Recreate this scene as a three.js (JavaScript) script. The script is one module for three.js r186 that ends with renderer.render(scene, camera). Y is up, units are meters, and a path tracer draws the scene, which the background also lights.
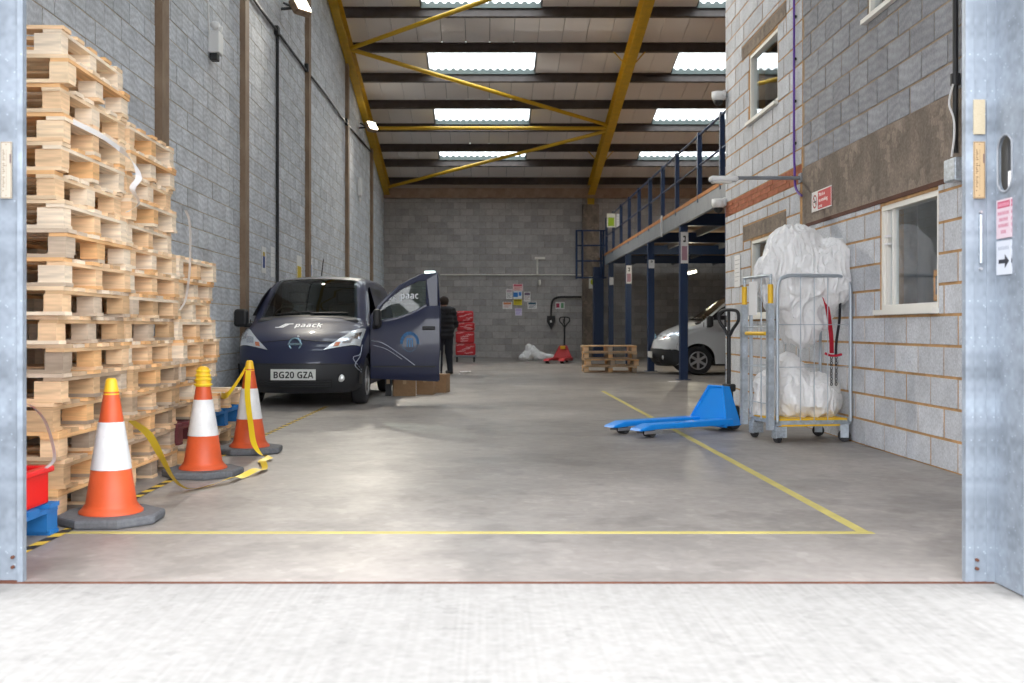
import * as THREE from 'three';
import { mergeGeometries, mergeVertices } from 'three/addons/utils/BufferGeometryUtils.js';
import { RoundedBoxGeometry } from 'three/addons/geometries/RoundedBoxGeometry.js';
import { MarchingCubes } from 'three/addons/objects/MarchingCubes.js';
import { RectAreaLightUniformsLib } from 'three/addons/lights/RectAreaLightUniformsLib.js';

// ------------------------------------------------------------------ camera, sky, exposure
const scene = new THREE.Scene();
const camera = new THREE.PerspectiveCamera(36.36, 1024 / 683, 0.05, 300);
camera.position.set(0, 1.03, 0);
camera.lookAt(0, 1.03, -10);
camera.setViewOffset(1024, 683, 26, 13.5, 1024, 683);
camera.focus = 9; camera.userData.fStop = 3.5;
camera.updateProjectionMatrix();
const renderer = new THREE.WebGLRenderer({ antialias: true });
renderer.toneMapping = THREE.LinearToneMapping;
renderer.toneMappingExposure = 5.0;
renderer.shadowMap.enabled = true;
RectAreaLightUniformsLib.init();
{ // overcast sky: bright thin cloud, a little brighter overhead
  const w = 64, h = 64, d = new Float32Array(w * h * 4);
  for (let j = 0; j < h; j++) for (let i = 0; i < w; i++) {
    const el = ((j + .5) / h - .5) * Math.PI, b = (1 + .35 * Math.max(0, Math.sin(el))) * 1.0, k = (j * w + i) * 4;
    d[k] = .98 * b; d[k + 1] = 1.0 * b; d[k + 2] = 1.04 * b; d[k + 3] = 1;
  }
  const t = new THREE.DataTexture(d, w, h, THREE.RGBAFormat, THREE.FloatType);
  t.mapping = THREE.EquirectangularReflectionMapping; t.magFilter = THREE.LinearFilter; t.needsUpdate = true;
  scene.background = t;
}

// ------------------------------------------------------------------ helpers
let seed = 7;
function rnd() { seed = (seed + 0x6D2B79F5) | 0; let t = Math.imul(seed ^ (seed >>> 15), 1 | seed); t = (t + Math.imul(t ^ (t >>> 7), 61 | t)) ^ t; return ((t ^ (t >>> 14)) >>> 0) / 4294967296; }
const rr = (a, b) => a + (b - a) * rnd();
const V = (x, y, z) => new THREE.Vector3(x, y, z);
const R = d => d * Math.PI / 180;
const mix = (a, b, t) => a + (b - a) * t, clamp = (x, a = 0, b = 1) => Math.min(b, Math.max(a, x));
const ss = (a, b, x) => { const t = clamp((x - a) / (b - a)); return t * t * (3 - 2 * t); };
function h3(x, y, z) { let n = Math.imul(x, 374761393) + Math.imul(y, 668265263) + Math.imul(z, 1274126177); n = Math.imul(n ^ (n >>> 13), 1274126177); return ((n ^ (n >>> 16)) >>> 0) / 4294967296; }
function vn2(x, y, per, s) { // value noise, tiling with period per
  const xi = Math.floor(x), yi = Math.floor(y), m = v => ((v % per) + per) % per;
  let fx = x - xi, fy = y - yi; fx = fx * fx * (3 - 2 * fx); fy = fy * fy * (3 - 2 * fy);
  const a = h3(m(xi), m(yi), s), b = h3(m(xi + 1), m(yi), s), c = h3(m(xi), m(yi + 1), s), e = h3(m(xi + 1), m(yi + 1), s);
  return mix(mix(a, b, fx), mix(c, e, fx), fy);
}
function fbm(u, v, f, oct, s) { let a = .5, r = 0, t = 0; for (let o = 0; o < oct; o++) { r += a * vn2(u * f, v * f, f, s + o); t += a; a *= .5; f *= 2; } return r / t; }
function vn3(x, y, z, s) {
  const xi = Math.floor(x), yi = Math.floor(y), zi = Math.floor(z); let fx = x - xi, fy = y - yi, fz = z - zi;
  fx = fx * fx * (3 - 2 * fx); fy = fy * fy * (3 - 2 * fy); fz = fz * fz * (3 - 2 * fz);
  const g = (a, b, c) => h3(xi + a, yi + b, zi + c + s * 1013);
  return mix(mix(mix(g(0, 0, 0), g(1, 0, 0), fx), mix(g(0, 1, 0), g(1, 1, 0), fx), fy), mix(mix(g(0, 0, 1), g(1, 0, 1), fx), mix(g(0, 1, 1), g(1, 1, 1), fx), fy), fz);
}
function tex(n, fn, srgb = true, m = n) { // fn(u, v) -> grey number or [r, g, b], 0..1
  const d = new Uint8Array(n * m * 4);
  for (let j = 0; j < m; j++) for (let i = 0; i < n; i++) {
    const c = fn(i / n, j / m), k = (j * n + i) * 4, a = Array.isArray(c) ? c : [c, c, c];
    for (let q = 0; q < 3; q++) d[k + q] = clamp(a[q]) * 255; d[k + 3] = 255;
  }
  const t = new THREE.DataTexture(d, n, m, THREE.RGBAFormat);
  t.wrapS = t.wrapT = THREE.RepeatWrapping; t.magFilter = THREE.LinearFilter; t.minFilter = THREE.LinearMipmapLinearFilter; t.generateMipmaps = true;
  if (srgb) t.colorSpace = THREE.SRGBColorSpace; t.needsUpdate = true; return t;
}
const rep = (t, a, b = a) => { const c = t.clone(); c.repeat.set(a, b); c.needsUpdate = true; return c; };
function canvasTex(w, h, draw) {
  const c = document.createElement('canvas'); c.width = w; c.height = h; draw(c.getContext('2d'), w, h);
  const t = new THREE.CanvasTexture(c); t.colorSpace = THREE.SRGBColorSpace; t.magFilter = THREE.LinearFilter; return t;
}
const std = (color, roughness = .7, o = {}) => new THREE.MeshStandardMaterial({ color, roughness, ...o });
const phys = (color, roughness, o) => new THREE.MeshPhysicalMaterial({ color, roughness, ...o });
const lin = (r, g, b) => new THREE.Color().setRGB(r, g, b);

function uvBox(w, h, d, ou = 0, ov = 0) { // box with uv in metres
  const g = new THREE.BoxGeometry(w, h, d), uv = g.attributes.uv, s = [[d, h], [d, h], [w, d], [w, d], [w, h], [w, h]];
  for (let i = 0; i < 24; i++) { const q = s[i >> 2]; uv.setXY(i, uv.getX(i) * q[0] + ou, uv.getY(i) * q[1] + ov); }
  return g;
}
const bx = (x0, x1, y0, y1, z0, z1, ou = 0, ov = 0) => uvBox(Math.abs(x1 - x0), Math.abs(y1 - y0), Math.abs(z1 - z0), ou, ov).translate((x0 + x1) / 2, (y0 + y1) / 2, (z0 + z1) / 2);
const rbox = (w, h, d, r, x = 0, y = 0, z = 0, seg = 2) => new RoundedBoxGeometry(w, h, d, seg, Math.min(r, w / 2.01, h / 2.01, d / 2.01)).translate(x, y, z);
function cyl(a, b, r, r2 = r, n = 10) { // between two points
  const d = b.clone().sub(a), g = new THREE.CylinderGeometry(r2, r, d.length(), n);
  g.applyQuaternion(new THREE.Quaternion().setFromUnitVectors(V(0, 1, 0), d.normalize()));
  const m = a.clone().add(b).multiplyScalar(.5); return g.translate(m.x, m.y, m.z);
}
const tube = (pts, r, n = 24, m = 8, closed = false, tension = .5) => new THREE.TubeGeometry(new THREE.CatmullRomCurve3(pts, closed, 'catmullrom', tension), n, r, m, closed);
const lathe = (pts, n = 28) => new THREE.LatheGeometry(pts.map(p => new THREE.Vector2(p[0], p[1])), n);
function prism(pts, depth, bevel = 0) { // outline in x, y; centred on z
  const s = new THREE.Shape(pts.map(p => new THREE.Vector2(p[0], p[1])));
  return new THREE.ExtrudeGeometry(s, { depth: depth - 2 * bevel, bevelEnabled: bevel > 0, bevelSize: bevel, bevelThickness: bevel, bevelOffset: -bevel, bevelSegments: 2 }).translate(0, 0, -depth / 2 + bevel);
}
function ribbon(pts, w, side, n = 60) { // flat strip along a curve; side(t) is the direction across it
  const c = new THREE.CatmullRomCurve3(pts), pos = [], uv = [], idx = [], L = c.getLength();
  for (let i = 0; i <= n; i++) {
    const t = i / n, p = c.getPointAt(t), s = (typeof side === 'function' ? side(t) : side).clone().normalize().multiplyScalar(w / 2);
    pos.push(p.x - s.x, p.y - s.y, p.z - s.z, p.x + s.x, p.y + s.y, p.z + s.z); uv.push(t * L, 0, t * L, w);
    if (i < n) idx.push(2 * i, 2 * i + 1, 2 * i + 2, 2 * i + 1, 2 * i + 3, 2 * i + 2);
  }
  const g = new THREE.BufferGeometry(); g.setAttribute('position', new THREE.Float32BufferAttribute(pos, 3)); g.setAttribute('uv', new THREE.Float32BufferAttribute(uv, 2));
  g.setIndex(idx); g.computeVertexNormals(); return g;
}
function grid(nu, nv, fn) { // fn(u, v) -> Vector3
  const pos = [], uv = [], idx = [];
  for (let j = 0; j <= nv; j++) for (let i = 0; i <= nu; i++) { const p = fn(i / nu, j / nv); pos.push(p.x, p.y, p.z); uv.push(i / nu, j / nv); }
  for (let j = 0; j < nv; j++) for (let i = 0; i < nu; i++) { const a = j * (nu + 1) + i, b = a + 1, c = a + nu + 1, d = c + 1; idx.push(a, b, d, a, d, c); }
  const g = new THREE.BufferGeometry(); g.setAttribute('position', new THREE.Float32BufferAttribute(pos, 3)); g.setAttribute('uv', new THREE.Float32BufferAttribute(uv, 2));
  g.setIndex(idx); g.computeVertexNormals(); return g;
}
function merge(gs) {
  gs = (Array.isArray(gs) ? gs : [gs]).map(g => { const q = g.index ? g.toNonIndexed() : g; for (const k of Object.keys(q.attributes)) if (!['position', 'normal', 'uv', 'color'].includes(k)) q.deleteAttribute(k); return q; });
  return gs.length === 1 ? gs[0] : mergeGeometries(gs);
}
const taken = {};
function numbered(n) { const k = taken[n] = (taken[n] ?? -1) + 1; return k ? n + '_' + String(k).padStart(3, '0') : n; }
function mesh(name, g, m, parent) { const o = new THREE.Mesh(g, m); o.name = name; o.castShadow = o.receiveShadow = true; parent.add(o); return o; }
function part(name, gs, m, parent) { return mesh(name, Array.isArray(gs) ? merge(gs) : gs, m, parent); }
function tag(o, label, category, group, kind) { Object.assign(o.userData, { label, category }); if (group) o.userData.group = group; if (kind) o.userData.kind = kind; return o; }
function thing(name, label, category, p = [0, 0, 0], turn = 0, group, kind) { const o = new THREE.Group(); o.name = numbered(name); o.position.set(...p); o.rotation.y = turn; scene.add(o); return tag(o, label, category, group, kind); }
function single(name, gs, m, label, category, group, kind) { return tag(part(numbered(name), gs, m, scene), label, category, group, kind); }
function copyOf(o, p, turn, label, group) { const c = o.clone(); c.name = numbered(o.name.replace(/_\d{3}$/, '')); c.position.set(...p); c.rotation.y = turn; scene.add(c); c.userData = { ...o.userData }; if (label) c.userData.label = label; if (group) c.userData.group = group; return c; }
function sdf(fn, lo, hi, res, cap = 300000) { // mesh of fn < 0 in a box
  const mc = new MarchingCubes(res, new THREE.MeshBasicMaterial(), false, false, cap), hs = res / 2;
  for (let z = 0; z < res; z++) for (let y = 0; y < res; y++) for (let x = 0; x < res; x++) {
    const p = [x, y, z].map((v, k) => mix(lo[k], hi[k], (v - hs) / hs / 2 + .5));
    mc.field[(z * res + y) * res + x] = -fn(p[0], p[1], p[2]);
  }
  mc.isolation = 0; mc.update();
  const n = mc.count, a = mc.positionArray.slice(0, n * 3);
  for (let i = 0; i < n; i++) for (let k = 0; k < 3; k++) a[i * 3 + k] = mix(lo[k], hi[k], a[i * 3 + k] / 2 + .5);
  let g = new THREE.BufferGeometry(); g.setAttribute('position', new THREE.BufferAttribute(a, 3));
  g = mergeVertices(g, 1e-4); g.computeVertexNormals();
  const uv = new Float32Array(g.attributes.position.count * 2); for (let i = 0; i < uv.length / 2; i++) { uv[2 * i] = g.attributes.position.getX(i) + g.attributes.position.getZ(i); uv[2 * i + 1] = g.attributes.position.getY(i); }
  g.setAttribute('uv', new THREE.BufferAttribute(uv, 2)); return g;
}
const smin = (a, b, k) => { const h = clamp(.5 + .5 * (b - a) / k); return mix(b, a, h) - k * h * (1 - h); };
function capsule(px, py, pz, a, b, ra, rb) {
  const bx_ = b[0] - a[0], by = b[1] - a[1], bz = b[2] - a[2], qx = px - a[0], qy = py - a[1], qz = pz - a[2];
  const t = clamp((qx * bx_ + qy * by + qz * bz) / (bx_ * bx_ + by * by + bz * bz + 1e-9));
  return Math.hypot(qx - bx_ * t, qy - by * t, qz - bz * t) - mix(ra, rb, t);
}

// ------------------------------------------------------------------ materials
const T = {};
T.grain = tex(256, (u, v) => .5 + .5 * (fbm(u, v, 16, 4, 3) - .5) + .25 * (h3(u * 256 | 0, v * 256 | 0, 9) - .5), false);
T.block = tex(512, (u, v) => { const n = fbm(u, v, 6, 4, 11), s = fbm(u, v, 90, 2, 21), sp = h3(u * 512 | 0, v * 512 | 0, 5); let k = .90 + .14 * (n - .5) + .16 * (s - .5) + (sp > .975 ? -.12 : sp < .02 ? .06 : 0); return [k, k, k * 1.005]; });
T.blockWavy = tex(512, (u, v) => { const n = fbm(u, v, 5, 4, 31), w = .5 + .5 * Math.sin((v * 14 + 2.2 * fbm(u, v, 3, 3, 41) + .6 * u) * 6.283), s = fbm(u, v, 80, 2, 51); let k = .87 + .20 * (n - .5) + .07 * (w - .5) + .14 * (s - .5); return [k * .99, k, k * 1.02]; });
T.mortar = tex(256, (u, v) => { const k = .88 + .3 * (fbm(u, v, 12, 4, 61) - .5); return [k, k * .99, k * .97]; });
T.lintel = tex(512, (u, v) => { const n = fbm(u, v, 5, 5, 71), s = fbm(u, v, 70, 2, 72), p = fbm(u, v, 9, 3, 73); let k = .78 + .4 * (n - .5) + .2 * (s - .5) + (p > .66 ? .1 : 0); return [k, k * .96, k * .92]; });
T.wood = tex(512, (u, v) => {
  const g = vn2(u * 5, v * 70, 4096, 81) * .5 + vn2(u * 12, v * 170, 4096, 82) * .3 + fbm(u, v, 4, 3, 83) * .5; let k = .90 + .26 * (g - .6);
  const kn = vn2(u * 7, v * 16, 4096, 84); if (kn > .93) k *= .72; return [k * 1.03, k * .985, k * .935];
});
T.floor = tex(1024, (u, v) => {
  const n = fbm(u, v, 5, 6, 91), b = fbm(u, v, 14, 4, 92), s = fbm(u, v, 160, 2, 93), st = fbm(u, v, 9, 5, 94), sw = vn2(u * 26, v * 5, 26, 95), sp = fbm(u, v, 60, 3, 96);
  let k = .86 + .16 * (n - .5) + .10 * (b - .5) + .10 * (s - .5) + .05 * (sw - .5); if (st > .60) k -= .07 * ss(.60, .66, st); if (sp > .71) k += .05; if (sp < .27) k -= .03;
  return [k * 1.005, k * .985, k * .965];
});
T.floorRough = tex(512, (u, v) => .46 + .32 * (fbm(u, v, 6, 5, 101) - .5) + .12 * (fbm(u, v, 40, 2, 102) - .5), false);
T.apron = tex(1024, (u, v) => { const n = fbm(u, v, 5, 6, 111), s = fbm(u, v, 128, 2, 112), br = vn2(u * 300, v * 6, 4096, 113), sp = fbm(u, v, 50, 3, 114); let k = .90 + .12 * (n - .5) + .10 * (s - .5) + .05 * (br - .5); if (sp > .74) k -= .04; return [k, k * .995, k * .985]; });
T.galv = tex(512, (u, v) => { const n = fbm(u, v, 7, 4, 121), c = fbm(u, v, 36, 2, 122), sp = h3(u * 170 | 0, v * 170 | 0, 6); let k = .80 + .22 * (n - .5) + .16 * (c - .5); if (sp > .993) k += .16; return [k * .96, k * .99, k * 1.02]; });
T.rust = tex(256, (u, v) => { const n = fbm(u, v, 6, 5, 131); return [.90 + .25 * (n - .5), .87 + .3 * (n - .5), .84 + .32 * (n - .5)]; });
T.film = tex(256, (u, v) => { const a = Math.abs(fbm(u, v, 5, 4, 141) - .5) * 2, b = Math.abs(fbm(u, v, 11, 3, 142) - .5) * 2; return clamp(.2 + a * .9 + b * .5); }, false);
T.card = tex(128, (u, v) => .9 + .12 * (fbm(u, v, 20, 3, 151) - .5) + .04 * Math.sin(u * 200));
T.paint = tex(256, (u, v) => { const n = fbm(u, v, 7, 4, 161), s = fbm(u, v, 30, 3, 162); const k = .9 + .15 * (n - .5) - (s > .72 ? .02 : 0); return [k, k, k]; });

const wood = (r, g, b) => std(lin(r, g, b), .8, { map: T.wood, bumpMap: T.wood, bumpScale: .002 });
const M = {
  pine: [wood(.98, .82, .61), wood(.97, .74, .50), wood(1.0, .92, .79), wood(.92, .60, .31), wood(.68, .60, .51)],
  oldPine: [wood(.62, .48, .34), wood(.50, .40, .30), wood(.72, .52, .32), wood(.42, .36, .30)],
  bluePallet: std(lin(.02, .20, .55), .6, { map: T.paint }), maroonPallet: std(lin(.20, .045, .05), .7, { map: T.paint }),
  blockPale: [.70, .77, .65, .73].map((k, i) => std(lin(k * .97, k, k * 1.05), .9, { map: T.block, bumpMap: T.block, bumpScale: .004 })),
  blockLeft: [.83, .89, .77, .86].map((k, i) => std(lin(k * .99, k, k * 1.01), .92, { map: T.blockWavy, bumpMap: T.block, bumpScale: .004 })),
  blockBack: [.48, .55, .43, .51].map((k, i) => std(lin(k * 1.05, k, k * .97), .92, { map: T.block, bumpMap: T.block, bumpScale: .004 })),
  blockDark: [.40, .44, .37].map((k, i) => std(lin(k, k, k * 1.03), .92, { map: T.blockWavy, bumpMap: T.blockWavy, bumpScale: .006 })),
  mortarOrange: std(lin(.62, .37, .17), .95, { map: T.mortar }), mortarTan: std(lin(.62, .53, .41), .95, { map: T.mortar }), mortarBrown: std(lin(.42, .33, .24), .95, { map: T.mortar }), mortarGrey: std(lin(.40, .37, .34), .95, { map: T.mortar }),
  lintel: std(lin(.36, .315, .275), .9, { map: T.lintel, bumpMap: T.lintel, bumpScale: .008 }),
  brick: std(lin(.50, .17, .09), .9, { map: T.mortar }),
  galv: std(lin(.43, .46, .50), .5, { map: T.galv, metalness: .25 }), zinc: std(lin(.78, .81, .84), .4, { metalness: .45, map: T.galv }),
  rustCol: std(lin(.36, .27, .195), .85, { map: T.rust }), rustEdge: std(lin(.13, .05, .03), .85, { map: T.rust }),
  yellowSteel: std(lin(.82, .50, .02), .5, { map: T.paint }), purlin: std(lin(.085, .07, .07), .55, { map: T.rust }), liner: std(lin(.84, .81, .80), .6),
  tanBeam: std(lin(.42, .31, .24), .8, { map: T.rust }), eavesClad: std(lin(.42, .36, .32), .7), deckBoard: std(lin(.42, .29, .19), .85, { map: T.wood }),
  blueSteel: std(lin(.006, .027, .088), .45), greySteel: std(lin(.28, .30, .33), .55, { map: T.paint }), chip: std(lin(.55, .27, .11), .85, { map: T.wood }),
  filler: std(lin(.14, .17, .165), .7, { side: THREE.DoubleSide }), white: std(lin(.8, .8, .8), .6), offWhite: std(lin(.82, .80, .74), .6), black: std(lin(.015, .015, .017), .5), rubber: std(lin(.035, .035, .038), .85), darkPlastic: std(lin(.03, .032, .036), .55),
  glass: phys(lin(.95, .98, 1), .02, { transmission: 1, thickness: 0, ior: 1.52 }), tint: phys(lin(.42, .52, .50), .02, { transmission: 1, thickness: 0, ior: 1.55 }),
  roomWall: std(lin(.62, .61, .58), .9),
  navy: phys(lin(.008, .014, .055), .45, { clearcoat: .55, clearcoatRoughness: .06 }), whitePaint: phys(lin(.72, .74, .76), .35, { clearcoat: 1, clearcoatRoughness: .05 }),
  chrome: std(lin(.75, .76, .78), .15, { metalness: 1 }), lens: phys(lin(.95, .97, 1), .03, { transmission: .96, thickness: 0, clearcoat: 1 }), reflector: std(lin(.85, .87, .88), .3, { metalness: .6 }), amber: std(lin(.75, .2, .05), .3),
  orange: std(lin(.78, .115, .03), .5, { map: T.paint }), reflectiveWhite: std(lin(.90, .90, .90), .45, { map: T.paint }), yellow: std(lin(.80, .48, .02), .5), yellowTape: std(lin(.82, .58, .02), .45, { side: THREE.DoubleSide }),
  coneBase: std(lin(.15, .155, .165), .85, { map: T.block }), blueTruck: std(lin(.003, .27, .85), .42), redTruck: std(lin(.42, .02, .025), .45), steel: std(lin(.5, .5, .52), .35, { metalness: .8 }),
  cardboard: std(lin(.46, .28, .15), .85, { map: T.card }), redPack: std(lin(.70, .02, .03), .5), redTray: std(lin(.72, .01, .012), .35),
  film: phys(lin(.97, .97, .975), .3, { transmission: .28, thickness: 0, side: THREE.DoubleSide, bumpMap: T.film, bumpScale: .02, sheen: 0 }), strap: phys(lin(.9, .9, .92), .4, { transmission: .25, thickness: 0, side: THREE.DoubleSide }),
  lineYellow: std(lin(.64, .54, .16), .7, { map: T.paint }), skylight: phys(lin(.74, .79, .79), .25, { transmission: 1, thickness: 0, ior: 1.3, side: THREE.DoubleSide }),
};
M.floor = std(lin(.37, .352, .342), 1, { map: T.floor, roughnessMap: T.floorRough, bumpMap: T.grain, bumpScale: .0006 });
M.apron = std(lin(.315, .308, .30), .95, { map: T.apron, bumpMap: T.apron, bumpScale: .004 });

// ------------------------------------------------------------------ the building shell
const XL = -3.55, ZB = 36.2, XR = 3.32, ZD = 4.22, RIDGE = 17.5, PITCH = .21, RA = Math.atan(PITCH);
const roofY = Z => Z >= RIDGE ? 5.9 + PITCH * (35.5 - Z) : 5.9 + PITCH * (35.5 - RIDGE) - PITCH * (RIDGE - Z);
const structure = (name, label, category) => thing(name, label, category, [0, 0, 0], 0, null, 'structure');
{
  const f = structure('floor', 'stained grey power-floated concrete warehouse floor', 'floor');
  const g = bx(XL - .3, 14.3, -.25, 0, -ZB - .3, -ZD), uv = g.attributes.uv; for (let i = 0; i < 24; i++) uv.setXY(i, uv.getX(i) * .17, uv.getY(i) * .17); part('slab', g, M.floor, f);
  const a = structure('ground', 'pale brushed concrete apron outside the doorway', 'ground');
  const ga = bx(-25, 25, -.3, -.006, -ZD + .008, 22), ua = ga.attributes.uv; for (let i = 0; i < 24; i++) ua.setXY(i, ua.getX(i) * .28, ua.getY(i) * .28); part('slab', ga, M.apron, a);
  const t = structure('trim_1', 'thin rusty steel edge strip across the door threshold', 'threshold'); part('steel_edge', bx(-2.05, 2.06, -.02, .001, -ZD, -ZD + .008), M.rustEdge, t);
}
// rectangles minus openings
function cut(r, holes) {
  let out = [r];
  for (const h of holes) out = out.flatMap(q => {
    const [a0, a1, b0, b1] = q; if (h[0] >= a1 || h[1] <= a0 || h[2] >= b1 || h[3] <= b0) return [q];
    const o = []; if (h[0] > a0) o.push([a0, h[0], b0, b1]); if (h[1] < a1) o.push([h[1], a1, b0, b1]);
    const c0 = Math.max(a0, h[0]), c1 = Math.min(a1, h[1]); if (h[2] > b0) o.push([c0, c1, b0, h[2]]); if (h[3] < b1) o.push([c0, c1, h[3], b1]); return o;
  });
  return out;
}
// a wall of blocks: place(a, y) -> world point on its face; ry turns +z to the wall's normal
function blocks(parent, name, a0, a1, y0, y1, holes, mats, place, ry, keep, most = 300, a0off = 0, joint = .013, depth = .05) {
  const BL = .45, BH = .225, J = joint, all = [];
  for (let r = Math.floor(y0 / BH); r * BH < y1; r++) for (let a = Math.floor(a0 / BL) * BL - (r % 2 ? BL / 2 : 0) + a0off; a < a1; a += BL) {
    const q = [Math.max(a, a0), Math.min(a + BL, a1), Math.max(r * BH, y0), Math.min(r * BH + BH, y1)]; if (q[1] - q[0] < .05 || q[3] - q[2] < .04) continue;
    for (const c of cut(q, holes)) {
      const w = c[1] - c[0] - J, h = c[3] - c[2] - J; if (w < .04 || h < .03) continue;
      const ca = (c[0] + c[1]) / 2, cy = (c[2] + c[3]) / 2; if (keep && !keep(ca, c[3])) continue;
      const p = place(ca, cy), s = 1040 / -p.z, px = 486 + p.x * s, py = 328 - (p.y - 1.03) * s;
      all.push({ w, h, p, seen: p.z < -1 && px > -20 && px < 1044 && py > -20 && py < 700, near: -p.z });
    }
  }
  const shown = all.filter(b => b.seen).sort((x, y) => x.near - y.near); const own = new Set(shown.slice(0, most)), cache = {}, rest = mats.map(() => []);
  for (const b of all) {
    const full = Math.abs(b.w - BL + J) < 1e-4 && Math.abs(b.h - BH + J) < 1e-4, v = full ? (rnd() * 5 | 0) : -1, m = rnd() * mats.length | 0, out = rr(-.003, .003);
    const g = full ? (cache[v] ??= uvBox(b.w, b.h, depth, v * .37, v * .21)) : uvBox(b.w, b.h, depth, rnd(), rnd());
    if (own.has(b)) { const o = mesh(name, g, mats[m], parent); o.position.copy(b.p).add(V(Math.sin(ry), 0, Math.cos(ry)).multiplyScalar(out - depth / 2)); o.rotation.y = ry; }
    else rest[m].push(g.clone().rotateY(ry).translate(b.p.x + Math.sin(ry) * (out - depth / 2), b.p.y, b.p.z + Math.cos(ry) * (out - depth / 2)));
  }
  rest.forEach((gs, i) => { if (gs.length) part(name + 's_beyond', gs, mats[i], parent).userData.kind = 'stuff'; });
}
const sheetZ = (x0, x1, pts) => prism(pts, x1 - x0).rotateY(Math.PI / 2).translate((x0 + x1) / 2, 0, 0); // outline in (Z depth, y), thick in x
const gable = [[ZD - .3, 0], [ZB + .3, 0], [ZB + .3, roofY(ZB) + .42], [RIDGE, roofY(RIDGE) + .42], [ZD - .3, roofY(ZD) + .42]];
const colZ = [11.15, 15.0, 20.4, 26.2, 31.8];
{ // left wall
  const w = structure('wall_left', 'tall blockwork side wall in grey blocks with brown steel columns', 'wall');
  part('mortar_backing', sheetZ(XL - .3, XL - .005, gable), M.mortarTan, w);
  blocks(w, 'concrete_block', ZD + .3, ZB, 0, 9.8, colZ.map(z => [z, z + .24, -1, 20]), M.blockLeft, (a, y) => V(XL, y, -a), Math.PI / 2, (a, y) => y < roofY(a) + .4);
  for (const z of colZ) part('steel_column', [bx(XL - .02, XL + .08, 0, roofY(z) + .3, -z - .24, -z)], M.rustCol, w);
}
{ // back wall
  const w = structure('wall_back', 'shaded grey blockwork end wall below the eaves', 'wall');
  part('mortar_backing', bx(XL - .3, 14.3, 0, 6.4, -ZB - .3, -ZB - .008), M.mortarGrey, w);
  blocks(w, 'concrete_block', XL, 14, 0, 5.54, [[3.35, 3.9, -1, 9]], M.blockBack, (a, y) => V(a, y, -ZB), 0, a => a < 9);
  part('eaves_beam', bx(XL, 14, 5.54, 5.87, -ZB, -ZB + .2), M.tanBeam, w);
  part('upper_cladding', bx(XL, 14, 5.87, 6.4, -ZB, -ZB + .06), M.eavesClad, w);
  part('pilaster', bx(3.35, 3.9, 0, 5.3, -ZB, -ZB + .3), M.lintel, w);
}
{ // outer wall on the far side of the mezzanine
  const w = structure('wall_right', 'plain grey rendered outer wall beyond the mezzanine', 'wall');
  part('panel', sheetZ(14, 14.3, gable), M.mortarGrey, w);
}
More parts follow.
